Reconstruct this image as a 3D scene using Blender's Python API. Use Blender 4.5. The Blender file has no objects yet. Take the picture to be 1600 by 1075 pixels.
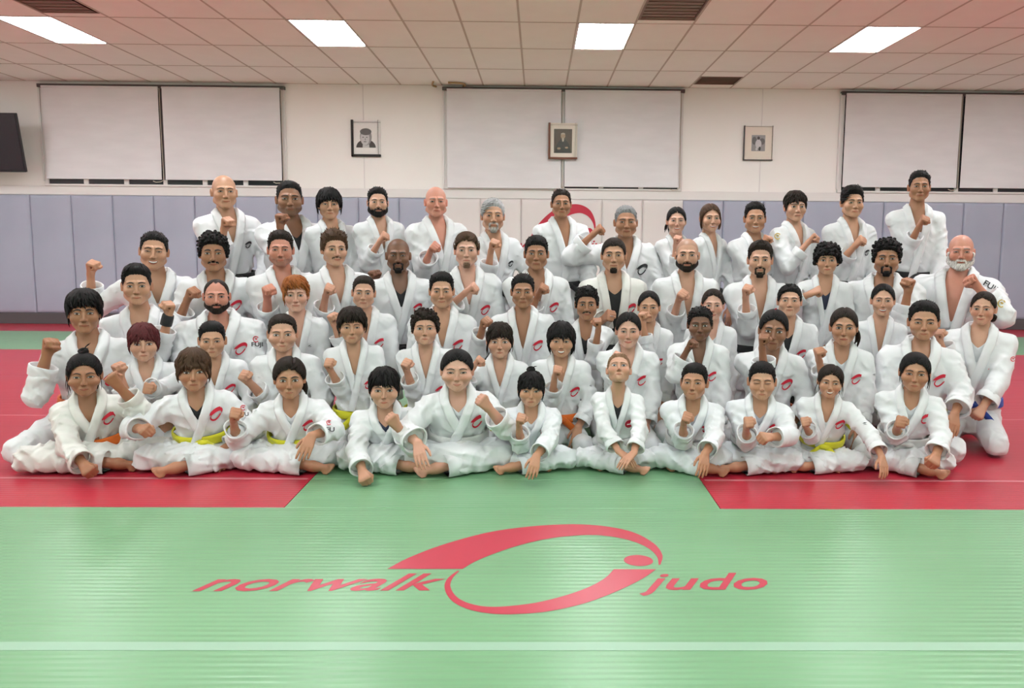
import bpy, bmesh, math, random
import numpy as np
from mathutils import Vector, Matrix
random.seed(7)
C = bpy.context.scene.collection
SC = bpy.context.scene
PI = math.pi
# ------------------------------------------------------------------ camera
F, PITCH, YAW, ROLL, HF, PPX = 1310.0, 6.985, -0.9, 0.45, 1.30, 860.0
cd = bpy.data.cameras.new('camera'); cam = bpy.data.objects.new('camera', cd); C.objects.link(cam)
cd.sensor_fit = 'HORIZONTAL'; cd.sensor_width = 36.0; cd.lens = 36.0*F/1600.0
cd.shift_x = (800-PPX)/1600.0
cd.clip_start = 0.05; cd.clip_end = 100
CM = Matrix.Rotation(math.radians(YAW), 4, 'Z') @ Matrix.Rotation(math.radians(90-PITCH), 4, 'X') @ Matrix.Rotation(math.radians(ROLL), 4, 'Z')
CM.translation = (0, 0, HF)
cam.matrix_world = CM
SC.camera = cam
CR = np.array(CM.to_3x3())
# ------------------------------------------------------------------ world, exposure
w = bpy.data.worlds.new('room_world'); SC.world = w; w.use_nodes = True
w.node_tree.nodes['Background'].inputs[0].default_value = (.9, .93, 1, 1)
w.node_tree.nodes['Background'].inputs[1].default_value = 0.05
SC.view_settings.view_transform = 'Standard'; SC.view_settings.look = 'None'
SC.view_settings.exposure = 0.50; SC.view_settings.gamma = 1.0
SC.view_settings.use_curve_mapping = False
LAMP = 19.0          # strength of the ceiling troffers
def ray(px, py):
    d = CR @ np.array([(px-PPX)/F, -(py-537.5)/F, -1.0]); return d
def at(px, py, Y):
    d = ray(px, py); t = Y/d[1]; return np.array([d[0]*t, Y, HF+d[2]*t])
def onz(px, py, z=0.0):
    d = ray(px, py); t = (z-HF)/d[2]; return np.array([d[0]*t, d[1]*t, z])
# ------------------------------------------------------------------ material helpers
def mat(name, col=(.8,.8,.8), rough=.6, **kw):
    m = bpy.data.materials.new(name); m.use_nodes = True
    b = m.node_tree.nodes['Principled BSDF']
    b.inputs['Base Color'].default_value = (*col, 1); b.inputs['Roughness'].default_value = rough
    for k, v in kw.items(): b.inputs[k.replace('_', ' ')].default_value = v
    return m
def nd(m, t, **kw):
    n = m.node_tree.nodes.new(t)
    for k, v in kw.items():
        if k in n.inputs: n.inputs[k].default_value = v
        else: setattr(n, k, v)
    return n
def lk(m, a, b): m.node_tree.links.new(a, b)
def bsdf(m): return m.node_tree.nodes['Principled BSDF']
def vary(m, c1, c2, scale=3.0, detail=4, stretch=(1,1,1), lo=.35, hi=.65, bump=0, bscale=None, bdist=.002):
    tc = nd(m, 'ShaderNodeTexCoord'); mp = nd(m, 'ShaderNodeMapping'); mp.inputs['Scale'].default_value = stretch
    lk(m, tc.outputs['Object'], mp.inputs['Vector'])
    n = nd(m, 'ShaderNodeTexNoise', Scale=scale, Detail=detail); lk(m, mp.outputs['Vector'], n.inputs['Vector'])
    r = nd(m, 'ShaderNodeValToRGB'); r.color_ramp.elements[0].position = lo; r.color_ramp.elements[1].position = hi
    r.color_ramp.elements[0].color = (*c1, 1); r.color_ramp.elements[1].color = (*c2, 1)
    lk(m, n.outputs['Fac'], r.inputs['Fac']); lk(m, r.outputs['Color'], bsdf(m).inputs['Base Color'])
    if bump:
        n2 = nd(m, 'ShaderNodeTexNoise', Scale=bscale or scale*4, Detail=3); lk(m, mp.outputs['Vector'], n2.inputs['Vector'])
        bp = nd(m, 'ShaderNodeBump', Strength=bump, Distance=bdist); lk(m, n2.outputs['Fac'], bp.inputs['Height'])
        lk(m, bp.outputs['Normal'], bsdf(m).inputs['Normal'])
    return m
# ------------------------------------------------------------------ object helpers
def mesh_from(name, V, F, smooth=True, col=None, fmat=None):
    """V (n,3); F list of (m,3)/(m,4) int arrays."""
    me = bpy.data.meshes.new(name); V = np.asarray(V, np.float32)
    F = [np.asarray(f, np.int32) for f in F if len(f)]
    me.vertices.add(len(V)); me.vertices.foreach_set('co', V.ravel())
    loops = np.concatenate([f.ravel() for f in F]); tot = np.concatenate([np.full(len(f), f.shape[1], np.int32) for f in F])
    st = np.concatenate([[0], np.cumsum(tot)[:-1]]).astype(np.int32)
    me.loops.add(len(loops)); me.loops.foreach_set('vertex_index', loops)
    me.polygons.add(len(tot)); me.polygons.foreach_set('loop_start', st)
    if fmat is not None: me.polygons.foreach_set('material_index', np.asarray(fmat, np.int32))
    me.polygons.foreach_set('use_smooth', np.full(len(tot), bool(smooth)))
    if col is not None:
        a = me.color_attributes.new('col', 'FLOAT_COLOR', 'POINT')
        c = np.ones((len(V), 4), np.float32); c[:, :3] = col; a.data.foreach_set('color', c.ravel())
    me.update(calc_edges=True)
    return me
def link(name, me, m, parent=None, loc=None):
    o = bpy.data.objects.new(name, me); C.objects.link(o)
    for mm in (m if isinstance(m, (list, tuple)) else [m]):
        if mm and me is not None and len(me.materials) < (len(m) if isinstance(m, (list, tuple)) else 1): me.materials.append(mm)
    if parent: o.parent = parent
    if loc is not None: o.location = loc
    return o
class MB:
    """collects simple solids into one mesh"""
    def __init__(s): s.V = []; s.F = []; s.n = 0
    def add(s, V, F):
        V = np.asarray(V, float); s.V.append(V); s.F += [np.asarray(f) + s.n for f in F]; s.n += len(V); return s
    def box(s, lo, hi, bev=0.0, M=None):
        lo = np.minimum(lo, hi).astype(float); hi2 = np.maximum(lo, hi)
        bm = bmesh.new(); bmesh.ops.create_cube(bm, size=1)
        c = (lo+np.array(hi))/2; d = np.abs(np.array(hi)-lo)
        for v in bm.verts: v.co = Vector((c[0]+v.co.x*d[0], c[1]+v.co.y*d[1], c[2]+v.co.z*d[2]))
        if bev: bmesh.ops.bevel(bm, geom=bm.edges[:], offset=min(bev, d.min()*.45), segments=1, affect='EDGES', profile=.5)
        bm.verts.index_update()
        V = np.array([v.co[:] for v in bm.verts])
        if M is not None: V = (np.array(M.to_3x3()) @ V.T).T + np.array(M.translation)
        by = {}
        for f in bm.faces: by.setdefault(len(f.verts), []).append([v.index for v in f.verts])
        bm.free()
        return s.add(V, [np.array(x) for x in by.values()])
    def tube(s, pts, r, n=8, cap=True):
        pts = np.asarray(pts, float); m = len(pts); rs = np.broadcast_to(np.asarray(r, float), (m,))
        T = np.gradient(pts, axis=0); T /= np.linalg.norm(T, axis=1)[:, None]+1e-9
        up = np.array([0, 0, 1.]) if abs(T[0][2]) < .9 else np.array([1., 0, 0])
        V = []
        for i in range(m):
            x = np.cross(up, T[i]); x /= np.linalg.norm(x)+1e-9; y = np.cross(T[i], x); up = np.cross(T[i], x) if abs(np.dot(T[i], up)) < .98 else up
            a = np.arange(n)*2*PI/n
            V.append(pts[i]+rs[i]*(np.cos(a)[:, None]*x+np.sin(a)[:, None]*y))
        V = np.concatenate(V); F = []
        for i in range(m-1):
            for k in range(n): F.append([i*n+k, i*n+(k+1) % n, (i+1)*n+(k+1) % n, (i+1)*n+k])
        Fs = [np.array(F)]
        if cap: Fs += [np.array([list(range(n))[::-1]]), np.array([[(m-1)*n+k for k in range(n)]])]
        return s.add(V, Fs)
    def lathe(s, prof, c=(0,0,0), n=16):
        V = []; F = []; m = len(prof)
        for r, z in prof:
            for k in range(n): V.append((c[0]+r*math.cos(2*PI*k/n), c[1]+r*math.sin(2*PI*k/n), c[2]+z))
        for i in range(m-1):
            for k in range(n): F.append([i*n+k, i*n+(k+1) % n, (i+1)*n+(k+1) % n, (i+1)*n+k])
        return s.add(V, [np.array(F)])
    def build(s, name, m, parent=None, loc=None, smooth=False, off=None):
        V = np.concatenate(s.V)
        if off is not None: V = V-np.asarray(off)
        by = {}
        for f in s.F: by.setdefault(f.shape[1], []).append(f)
        return link(name, mesh_from(name, V, [np.concatenate(x) for x in by.values()], smooth), m, parent, loc)
def empty(name, loc=(0,0,0)):
    o = bpy.data.objects.new(name, None); C.objects.link(o); o.location = loc; o.empty_display_size = .1; return o
def tag(o, label=None, cat=None, group=None, kind=None):
    if label: o['label'] = label
    if cat: o['category'] = cat
    if group: o['group'] = group
    if kind: o['kind'] = kind
    return o
_fc = {}
def text_mesh(s, shear=0.0, offset=0.0, font=None):
    """flat triangulated lettering: (V(n,2), F), height of capitals ~ .7"""
    k = (s, shear, offset)
    if k in _fc: return _fc[k]
    cu = bpy.data.curves.new('lettering', 'FONT'); cu.body = s; cu.shear = shear; cu.offset = offset; cu.resolution_u = 3
    cu.fill_mode = 'FRONT'
    o = bpy.data.objects.new('lettering', cu); C.objects.link(o)
    me = o.to_mesh(); me.calc_loop_triangles()
    V = np.array([v.co[:] for v in me.vertices]); T = np.array([t.vertices[:] for t in me.loop_triangles])
    o.to_mesh_clear(); bpy.data.objects.remove(o); bpy.data.curves.remove(cu)
    _fc[k] = (V[:, :2], T); return _fc[k]
# ================================================================== distance-field modelling kit
f32 = np.float32
def A3(*v): return np.array(v, f32)
def rcone(P, a, b, ra, rb, wr=0.0, ph=0.0, nw=5.0):
    ba = b-a; q = P-a; t = np.clip((q@ba)/(ba@ba+1e-9), 0, 1)
    d = np.sqrt(((q-t[:, None]*ba)**2).sum(1))
    r = ra+(rb-ra)*t
    if wr: r = r+wr*np.sin(t*6.283*nw+ph+2.2*np.sin(P[:, 0]*31+ph)+1.7*np.sin(P[:, 2]*27+ph*2))
    return d-r
def ell(P, c, r):
    q = P-c; k0 = np.sqrt(((q/r)**2).sum(1)); k1 = np.sqrt(((q/(r*r))**2).sum(1)); return k0*(k0-1)/(k1+1e-9)
def smin(a, b, k): h = np.maximum(k-np.abs(a-b), 0)/k; return np.minimum(a, b)-h*h*k*.25
def smax(a, b, k): return -smin(-a, -b, k)
_ED = [((0,0,0),(1,0,0)),((0,1,0),(1,1,0)),((0,0,1),(1,0,1)),((0,1,1),(1,1,1)),((0,0,0),(0,1,0)),((1,0,0),(1,1,0)),((0,0,1),(0,1,1)),((1,0,1),(1,1,1)),((0,0,0),(0,0,1)),((1,0,0),(1,0,1)),((0,1,0),(0,1,1)),((1,1,0),(1,1,1))]
def surfnet(fn, lo, hi, h):
    lo = np.asarray(lo, f32); n = np.ceil((np.asarray(hi)-lo)/h).astype(int)+1
    # coarse pass, then only the points near the surface
    ax = [lo[i]+h*np.arange(n[i], dtype=f32) for i in range(3)]
    st = 3; cx = [a[::st] for a in ax]
    G = np.stack(np.meshgrid(*cx, indexing='ij'), -1).reshape(-1, 3)
    cdst = fn(G).reshape([len(a) for a in cx])
    big = np.repeat(np.repeat(np.repeat(cdst, st, 0), st, 1), st, 2)[:n[0], :n[1], :n[2]]
    D = np.where(big < 0, f32(-1), f32(1)).astype(f32)
    near = np.abs(big) < h*st*2.0+.012
    I = np.argwhere(near)
    P = np.stack([ax[0][I[:, 0]], ax[1][I[:, 1]], ax[2][I[:, 2]]], 1)
    D[I[:, 0], I[:, 1], I[:, 2]] = fn(P)
    S = D < 0
    c = np.zeros(n-1, np.int8)
    for i in (0, 1):
        for j in (0, 1):
            for k in (0, 1): c += S[i:n[0]-1+i, j:n[1]-1+j, k:n[2]-1+k]
    act = (c > 0) & (c < 8); I, J, K = np.nonzero(act)
    idx = np.full(n-1, -1, np.int64); idx[I, J, K] = np.arange(len(I))
    acc = np.zeros((len(I), 3), f32); cnt = np.zeros(len(I), f32)
    for o1, o2 in _ED:
        d1 = D[I+o1[0], J+o1[1], K+o1[2]]; d2 = D[I+o2[0], J+o2[1], K+o2[2]]
        cr = (d1 < 0) != (d2 < 0); t = np.where(cr, d1/np.where(cr, d1-d2, 1), 0)
        acc += (np.array(o1, f32)+(np.array(o2, f32)-np.array(o1, f32))*t[:, None])*cr[:, None]; cnt += cr
    V = lo+h*(np.stack([I, J, K], 1)+acc/np.maximum(cnt, 1)[:, None])
    Q = []
    for a in range(3):
        b_, c_ = (a+1) % 3, (a+2) % 3
        s0 = np.take(S, range(n[a]-1), a); s1 = np.take(S, range(1, n[a]), a)
        E = np.argwhere(s0 != s1)
        if not len(E): continue
        ok = (E[:, b_] > 0) & (E[:, c_] > 0) & (E[:, b_] < n[b_]-1) & (E[:, c_] < n[c_]-1); E = E[ok]
        fl = s0[E[:, 0], E[:, 1], E[:, 2]]
        def ci(db, dc):
            e = E.copy(); e[:, b_] += db; e[:, c_] += dc; return idx[e[:, 0], e[:, 1], e[:, 2]]
        q = np.stack([ci(-1, -1), ci(0, -1), ci(0, 0), ci(-1, 0)], 1)
        q[~fl] = q[~fl][:, ::-1]; Q.append(q)
    Q = np.concatenate(Q); Q = Q[(Q >= 0).all(1)]
    return V, Q
def relax(V, Q, it=1, lam=.5):
    e = np.concatenate([Q[:, [0, 1]], Q[:, [1, 2]], Q[:, [2, 3]], Q[:, [3, 0]]]); n = len(V); cnt = np.maximum(np.bincount(e[:, 0], minlength=n), 1)
    for _ in range(it): V = V*(1-lam)+lam*np.stack([np.bincount(e[:, 0], V[e[:, 1], i], minlength=n)/cnt for i in range(3)], 1)
    return V
def grad(fn, P, e=.002):
    P = P.astype(f32); d0 = fn(P); g = np.stack([fn(P+e*np.eye(3, dtype=f32)[i])-d0 for i in range(3)], 1)
    return d0, g/(np.linalg.norm(g, axis=1)[:, None]+1e-9)
def snap(fn, P, it=4):
    P = P.astype(f32)
    for _ in range(it):
        d, g = grad(fn, P); P = P-np.clip(d, -.04, .04)[:, None]*g*.9
    return P, g
def march(fn, P, dirs, it=24, k=.8):
    P = P.astype(f32).copy(); dirs = np.broadcast_to(np.asarray(dirs, f32), P.shape)
    t = np.zeros(len(P), f32)
    for _ in range(it): t += np.clip(fn(P+t[:, None]*dirs)*k, -.2, .2)
    return P+t[:, None]*dirs
def quads(nu, nv, wrap=False, flip=False):
    i, j = np.meshgrid(np.arange(nu if wrap else nu-1), np.arange(nv-1), indexing='ij')
    i, j = i.ravel(), j.ravel(); i2 = (i+1) % nu
    q = np.stack([i*nv+j, i2*nv+j, i2*nv+j+1, i*nv+j+1], 1)
    return q[:, ::-1] if flip else q
class Geo:
    def __init__(s): s.V = []; s.F = []; s.C = []; s.n = 0
    def add(s, V, F, col=(1, 1, 1)):
        V = np.asarray(V, f32); s.V.append(V)
        s.C.append(np.broadcast_to(np.asarray(col, f32), V.shape))
        for f in (F if isinstance(F, list) else [F]):
            if len(f): s.F.append(np.asarray(f)+s.n)
        s.n += len(V)
    def build(s, name, m, parent, off=(0, 0, 0), smooth=True):
        by = {}
        for f in s.F: by.setdefault(f.shape[1], []).append(f)
        return link(name, mesh_from(name, np.concatenate(s.V)-np.asarray(off, f32), [np.concatenate(x) for x in by.values()], smooth, np.concatenate(s.C)), m, parent)
def ring_tube(pts, r, n=8, ref=None, flat=1.0):
    """swept tube -> V, F; closed ends"""
    pts = np.asarray(pts, f32); m = len(pts); r = np.broadcast_to(np.asarray(r, f32), (m,))
    T = np.gradient(pts, axis=0); T /= np.linalg.norm(T, axis=1)[:, None]+1e-9
    up = np.array(ref if ref is not None else ((0, 0, 1) if abs(T[0, 2]) < .9 else (1, 0, 0)), float)
    x = np.cross(up, T); x /= np.linalg.norm(x, axis=1)[:, None]+1e-9; y = np.cross(T, x)
    a = np.arange(n)*2*PI/n
    V = pts[:, None]+r[:, None, None]*(np.cos(a)[None, :, None]*x[:, None]+flat*np.sin(a)[None, :, None]*y[:, None])
    V = V.reshape(-1, 3); F = []
    i, k = np.meshgrid(np.arange(m-1), np.arange(n), indexing='ij'); i, k = i.ravel(), k.ravel(); k2 = (k+1) % n
    q = np.stack([i*n+k, i*n+k2, (i+1)*n+k2, (i+1)*n+k], 1)
    V = np.vstack([V, pts[:1], pts[-1:]]); kk = np.arange(n)
    t1 = np.stack([(kk+1) % n, kk, np.full(n, m*n)], 1); t2 = np.stack([(m-1)*n+kk, (m-1)*n+(kk+1) % n, np.full(n, m*n+1)], 1)
    return V, [q, np.concatenate([t1, t2])]
# ------------------------------------------------------------------ people materials
def mat_attr(name, rough, **kw):
    m = mat(name, (.8, .8, .8), rough, **kw); a = nd(m, 'ShaderNodeAttribute', attribute_name='col')
    lk(m, a.outputs['Color'], bsdf(m).inputs['Base Color']); return m
m_skin = mat_attr('skin', .48)
bsdf(m_skin).inputs['Subsurface Weight'].default_value = .12; bsdf(m_skin).inputs['Subsurface Radius'].default_value = (.012, .005, .003); bsdf(m_skin).inputs['Subsurface Scale'].default_value = 1.0
m_hair = mat_attr('hair_strands', .55, Specular_IOR_Level=.14)
_n = nd(m_hair, 'ShaderNodeTexNoise', Scale=220.0, Detail=2); _b = nd(m_hair, 'ShaderNodeBump', Strength=.35, Distance=.004)
lk(m_hair, nd(m_hair, 'ShaderNodeTexCoord').outputs['Object'], _n.inputs['Vector']); lk(m_hair, _n.outputs['Fac'], _b.inputs['Height']); lk(m_hair, _b.outputs['Normal'], bsdf(m_hair).inputs['Normal'])
def mat_cloth(name, c):
    m = mat(name, c, .85); tc = nd(m, 'ShaderNodeTexCoord')
    no = nd(m, 'ShaderNodeTexNoise', Scale=9.0, Detail=5, Distortion=1.2); lk(m, tc.outputs['Object'], no.inputs['Vector'])
    no.noise_type = 'RIDGED_MULTIFRACTAL'; no.inputs['Scale'].default_value = 7.0; no.inputs['Detail'].default_value = 3.0; no.inputs['Roughness'].default_value = .45; no.normalize = True
    n2 = nd(m, 'ShaderNodeTexNoise', Scale=260.0, Detail=1); lk(m, tc.outputs['Object'], n2.inputs['Vector'])
    b1 = nd(m, 'ShaderNodeBump', Strength=1.0, Distance=.03); lk(m, no.outputs['Fac'], b1.inputs['Height'])
    b2 = nd(m, 'ShaderNodeBump', Strength=.25, Distance=.002); lk(m, n2.outputs['Fac'], b2.inputs['Height']); lk(m, b1.outputs['Normal'], b2.inputs['Normal'])
    lk(m, b2.outputs['Normal'], bsdf(m).inputs['Normal']); bsdf(m).inputs['Sheen Weight'].default_value = .15
    return m
m_gi = [mat_cloth('gi_cotton_white', (.71, .72, .74)), mat_cloth('gi_cotton_cream', (.69, .68, .65)), mat_cloth('gi_cotton_bright', (.72, .74, .77))]
m_belts = {k: mat_cloth('belt_'+k, c) for k, c in dict(white=(.62,.62,.61), yellow=(.62,.58,.02), orange=(.66,.13,.01), blue=(.02,.06,.34), black=(.014,.014,.016), green=(.05,.25,.10)).items()}
m_shirts = {k: mat_cloth('shirt_'+k, c) for k, c in dict(black=(.014,.014,.016), white=(.60,.61,.64), grey=(.36,.36,.40), navy=(.025,.03,.06), tan=(.55,.45,.38)).items()}
m_emb = mat('emblem_red_thread', (.58,.010,.035), .7); m_embk = mat('emblem_black_thread', (.015,.015,.02), .7); m_gold = mat('emblem_gold_thread', (.55,.38,.08), .6)
m_embw = mat('emblem_white_thread', (.8,.8,.8), .7)
# ------------------------------------------------------------------ head
HC = A3(0, -.012, -.005)
def head_fn(p):
    w, jw, ck, ns, br, jl = p['w'], p['jaw'], p['cheek'], p['nose'], p['brow'], p['chin']
    def fn(P):
        Q = np.stack([np.abs(P[:, 0])/w, P[:, 1], P[:, 2]], 1)
        d = ell(Q, A3(0, .014, .030), A3(.0735, .092, .0855))
        d = smin(d, ell(Q, A3(0, -.020, -.025), A3(.0625, .068, .078)), .03)
        d = smin(d, rcone(Q, A3(.049*jw, .002, -.060), A3(.012*jw, -.070, -.096*jl), .022, .0195), .026)
        d = smin(d, ell(Q, A3(0, -.079, -.099*jl), A3(.021*jw, .015, .0165)), .014)
        d = smin(d, ell(Q, A3(.043, -.058, -.030), A3(.023+.006*ck, .024+.006*ck, .026)), .022)
        d = smin(d, rcone(Q, A3(.010, -.0885, .021), A3(.042, -.071, .021), .0085+.002*br, .008), .014)
        d = smax(d, -ell(Q, A3(.0315, -.1005, -.001), A3(.0175, .0155, .0105)), .012)
        d = smin(d, ell(Q, A3(.0315, -.0755, -.001), A3(.0165, .0125, .0115)), .006)
        d = smin(d, rcone(Q, A3(0, -.0885, .012), A3(0, -.1085*.5-.1085*.5-.004*ns, -.036), .0075, .0090*ns), .010)
        d = smin(d, ell(Q, A3(.0115*ns, -.098, -.0405), A3(.0082*ns, .0095, .0072)), .006)
        d = smax(d, -ell(Q, A3(.0062*ns, -.1045, -.0485), A3(.0030, .0034, .0024)), .003)
        d = smin(d, ell(Q, A3(0, -.0845, -.0685), A3(.027, .0125, .016)), .012)
        return d
    return fn
_th = None
def head_dirs(nt=88, nf=72):
    t = np.linspace(-1, 1, nt, endpoint=False); th = PI*(.42*t+.58*t**3)
    s = np.linspace(0, 1, nf); fz = np.interp(s, [0, .10, .62, 1], [-1.35, -.95, .55, PI/2-.01])
    T, Fz = np.meshgrid(th, fz, indexing='ij')
    D = np.stack([np.sin(T)*np.cos(Fz), -np.cos(T)*np.cos(Fz), np.sin(Fz)], -1).reshape(-1, 3).astype(f32)
    return th, fz, D
HTH, HFZ, HD = head_dirs(74, 60); NT, NF = len(HTH), len(HFZ)
HQ = quads(NT, NF, True)
def head_R(fn, D): # outside-in radius
    t = np.full(len(D), .20, f32)
    for _ in range(26): t -= fn(HC+D*t[:, None])*.75
    return t
def sstep(x, a, b): t = np.clip((x-a)/(b-a), 0, 1); return t*t*(3-2*t)
LINES = dict(  # hairline height over azimuth 0,30,55,75,95,120,150,180 deg
    short=(.071,.069,.056,.004,-.004,-.026,-.060,-.070), bowl=(.034,.034,.022,-.012,-.026,-.040,-.066,-.074),
    fringe=(.020,.020,.004,-.046,-.055,-.060,-.075,-.078), pulled=(.083,.074,.046,.012,.000,-.018,-.050,-.062),
    receding=(.088,.097,.066,.012,.000,-.026,-.060,-.070), crown=(.2,.2,.2,.04,.02,.005,-.03,-.05))
AZ = np.radians([0, 30, 55, 75, 95, 120, 150, 180])
class RTab:
    """radius of the bare head over direction, for laying hair on"""
    def __init__(s, fn):
        s.t = np.linspace(-PI, PI, 49); s.f = np.linspace(-1.3, 1.5707, 33); T, Fz = np.meshgrid(s.t, s.f, indexing='ij')
        s.D = np.stack([np.sin(T)*np.cos(Fz), -np.cos(T)*np.cos(Fz), np.sin(Fz)], -1).reshape(-1, 3).astype(f32)
        s.R = head_R(fn, s.D).reshape(49, 33)
    def __call__(s, th, fz):
        th = (th+PI) % (2*PI)-PI; a = np.clip((th+PI)/(2*PI)*48, 0, 47.999); b = np.clip((fz+1.3)/(2.8707)*32, 0, 31.999)
        i, j = a.astype(int), b.astype(int); u, v = a-i, b-j; R = s.R
        return (R[i, j]*(1-u)*(1-v)+R[i+1, j]*u*(1-v)+R[i, j+1]*(1-u)*v+R[i+1, j+1]*u*v)
def sph(th, fz, r): return HC+np.stack([np.sin(th)*np.cos(fz)*r, -np.cos(th)*np.cos(fz)*r, np.sin(fz)*r], -1)
def locks(rt, rng, th, f0, f1, dth, h0, h1, wid, S=5, side=0.0):
    """N tapered tufts from (th,f0) to (th+dth,f1), lift h0 -> h1"""
    N = len(th); t = np.linspace(0, 1, S)[None, :]
    TH = th[:, None]+dth[:, None]*t**1.3; FZ = f0[:, None]+(f1-f0)[:, None]*t
    R = rt(TH, FZ)+h0[:, None]+(h1-h0)[:, None]*t; P = sph(TH, FZ, R)
    T = np.gradient(P, axis=1); T /= np.linalg.norm(T, axis=2)[..., None]+1e-9
    Nn = (P-HC); Nn /= np.linalg.norm(Nn, axis=2)[..., None]
    X = np.cross(T, Nn); X /= np.linalg.norm(X, axis=2)[..., None]+1e-9; Nn = np.cross(X, T)
    wd = (wid[:, None]*np.clip(np.minimum(.55+t*2.2, (1-t)*1.5+.05), 0, 1))[..., None]
    V = np.stack([P-X*wd-Nn*.35*wd, P+X*wd-Nn*.35*wd, P+Nn*.75*wd], 2).reshape(-1, 3)
    b = np.arange(N)[:, None, None]*S*3; s_ = np.arange(S-1)[None, :, None]*3; k = np.arange(3)[None, None, :]
    a = (b+s_+k).ravel(); c = (b+s_+(k+1) % 3).ravel()
    return V, np.stack([a, c, c+3, a+3], 1)
def build_hair(st, fn, rt, rng, G, col, hp):
    line, tt, ts, mode = hp['line'], hp['top'], hp['side'], hp['mode']
    Lz = np.array(LINES[line]) + hp.get('lift', 0)
    nt, nf = 72, 40; th = np.linspace(-PI, PI, nt, endpoint=False); fz = np.linspace(-.85, PI/2-.005, nf)
    T, Fz = np.meshgrid(th, fz, indexing='ij'); R = rt(T, Fz); P = sph(T, Fz, R)
    hl = np.interp(np.abs(T), AZ, Lz)+.004*np.sin(T*23+rng.uniform(0, 6))*hp.get('jag', .5)
    e = P[..., 2]-hl                      # height over the hairline
    thk = ts+(tt-ts)*sstep(P[..., 2], .035, .100)
    thk = thk+hp.get('front', 0)*sstep(-P[..., 1], .03, .085)*sstep(P[..., 2], .05, .08)
    thk = thk+hp.get('back', 0)*sstep(P[..., 1], .02, .08)
    edge = sstep(e, -.001, hp.get('edge', .014))
    lump = np.sin(T*hp.get('nf', 17)+2*np.sin(Fz*5+rng.uniform(0, 6))+rng.uniform(0, 6))*np.cos(Fz)+.6*np.sin(T*31+Fz*9+rng.uniform(0, 6))*np.cos(Fz)
    h = thk*edge*(1+.10*lump*hp.get('rough', 1))
    if hp.get('part') is not None:
        h = h*(1-.55*np.exp(-((P[..., 0]-hp['part'])/.006)**2)*(P[..., 2] > .03)*(P[..., 1] < .06))
    h = np.where(e > -.001, h, -.004)
    V = sph(T, Fz, R+h).reshape(-1, 3); keep = (e > -.010).ravel(); q = quads(nt, nf, True); q = q[keep[q].all(1)]
    shade = (1+.16*lump+.1*rng.standard_normal(T.shape)).reshape(-1, 1); G.add(V, q, np.clip(np.asarray(col)*shade, 0, 1))
    def pick(N, lo=0.0, front=1.0):
        t_ = rng.uniform(-PI, PI, N*3); u = rng.uniform(-.3, 1.45, N*3); z = sph(t_, u, rt(t_, u))[:, 2]
        ok = (z > np.interp(np.abs(t_), AZ, Lz)+lo) & (rng.uniform(0, 1, N*3) < np.cos(u)*1.2+.25); return t_[ok][:N], u[ok][:N]
    def put(*a, **k):
        V, q = locks(rt, rng, *a, **k); n = len(V)//15 or 1; sh = np.repeat(rng.uniform(.75, 1.35, len(V)//(3*k.get('S', 5))), 3*k.get('S', 5))[:, None]
        G.add(V, q, np.clip(np.asarray(col)*sh, 0, 1))
    N = hp.get('n', 110); U = lambda a, b, n: rng.uniform(a, b, n)
    if mode in ('up', 'spike'):
        t_, u = pick(N, .012); n = len(t_); ln = hp.get('len', .016)
        z = np.sin(u); tk = ts+(tt-ts)*sstep(z*.1, .03, .09)
        put(t_, u, u-U(.02, .22, n)*(np.abs(t_) < 1.2)+.0, U(-.25, .25, n), tk*.35, tk*.9+ln*U(.4, 1, n)*sstep(z, .3, .9), U(.004, .0085, n), S=4)
    if mode == 'comb':   # swept to one side / backwards
        t_, u = pick(N, .010); n = len(t_); sd = hp.get('sweep', .6); tk = ts+(tt-ts)*sstep(np.sin(u), .3, .95)+hp.get('front', 0)*(np.abs(t_) < .9)*.8
        put(t_, u, np.minimum(u+U(-.05, .25, n)*np.sign(sd)*0+U(.0, .3, n), 1.5), sd*U(.5, 1.3, n), tk*.6, tk*1.05+.003, U(.005, .009, n))
    if mode in ('down', 'fringe'):
        t_, u = pick(N, .006); n = len(t_); tk = ts+(tt-ts)*sstep(np.sin(u), .3, .95)
        put(t_, u, u-U(.25, .6, n)*np.clip(1.25-np.sin(u)*.4, .4, 1.2), U(-.14, .14, n)+hp.get('sweep', 0), tk*.9, tk*.9+.002, U(.006, .011, n))
        m = hp.get('nfr', 34); ft = np.linspace(-hp.get('fw', 1.15), hp.get('fw', 1.15), m)+U(-.03, .03, m)
        zl = np.interp(np.abs(ft), AZ, Lz); fe = np.arcsin(np.clip((zl-HC[2]-U(-.002, hp.get('tip', .014), m))/.105, -.9, .95))
        if hp.get('gap') is not None:
            gp = np.exp(-((ft-hp['gap'])/.22)**2); fe = fe+gp*.28
        put(ft, fe+U(.35, .55, m), fe, U(-.10, .10, m)+hp.get('sweep', 0)*.6, np.full(m, tt*.75), np.full(m, .0035), U(.005, .0085, m))
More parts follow.
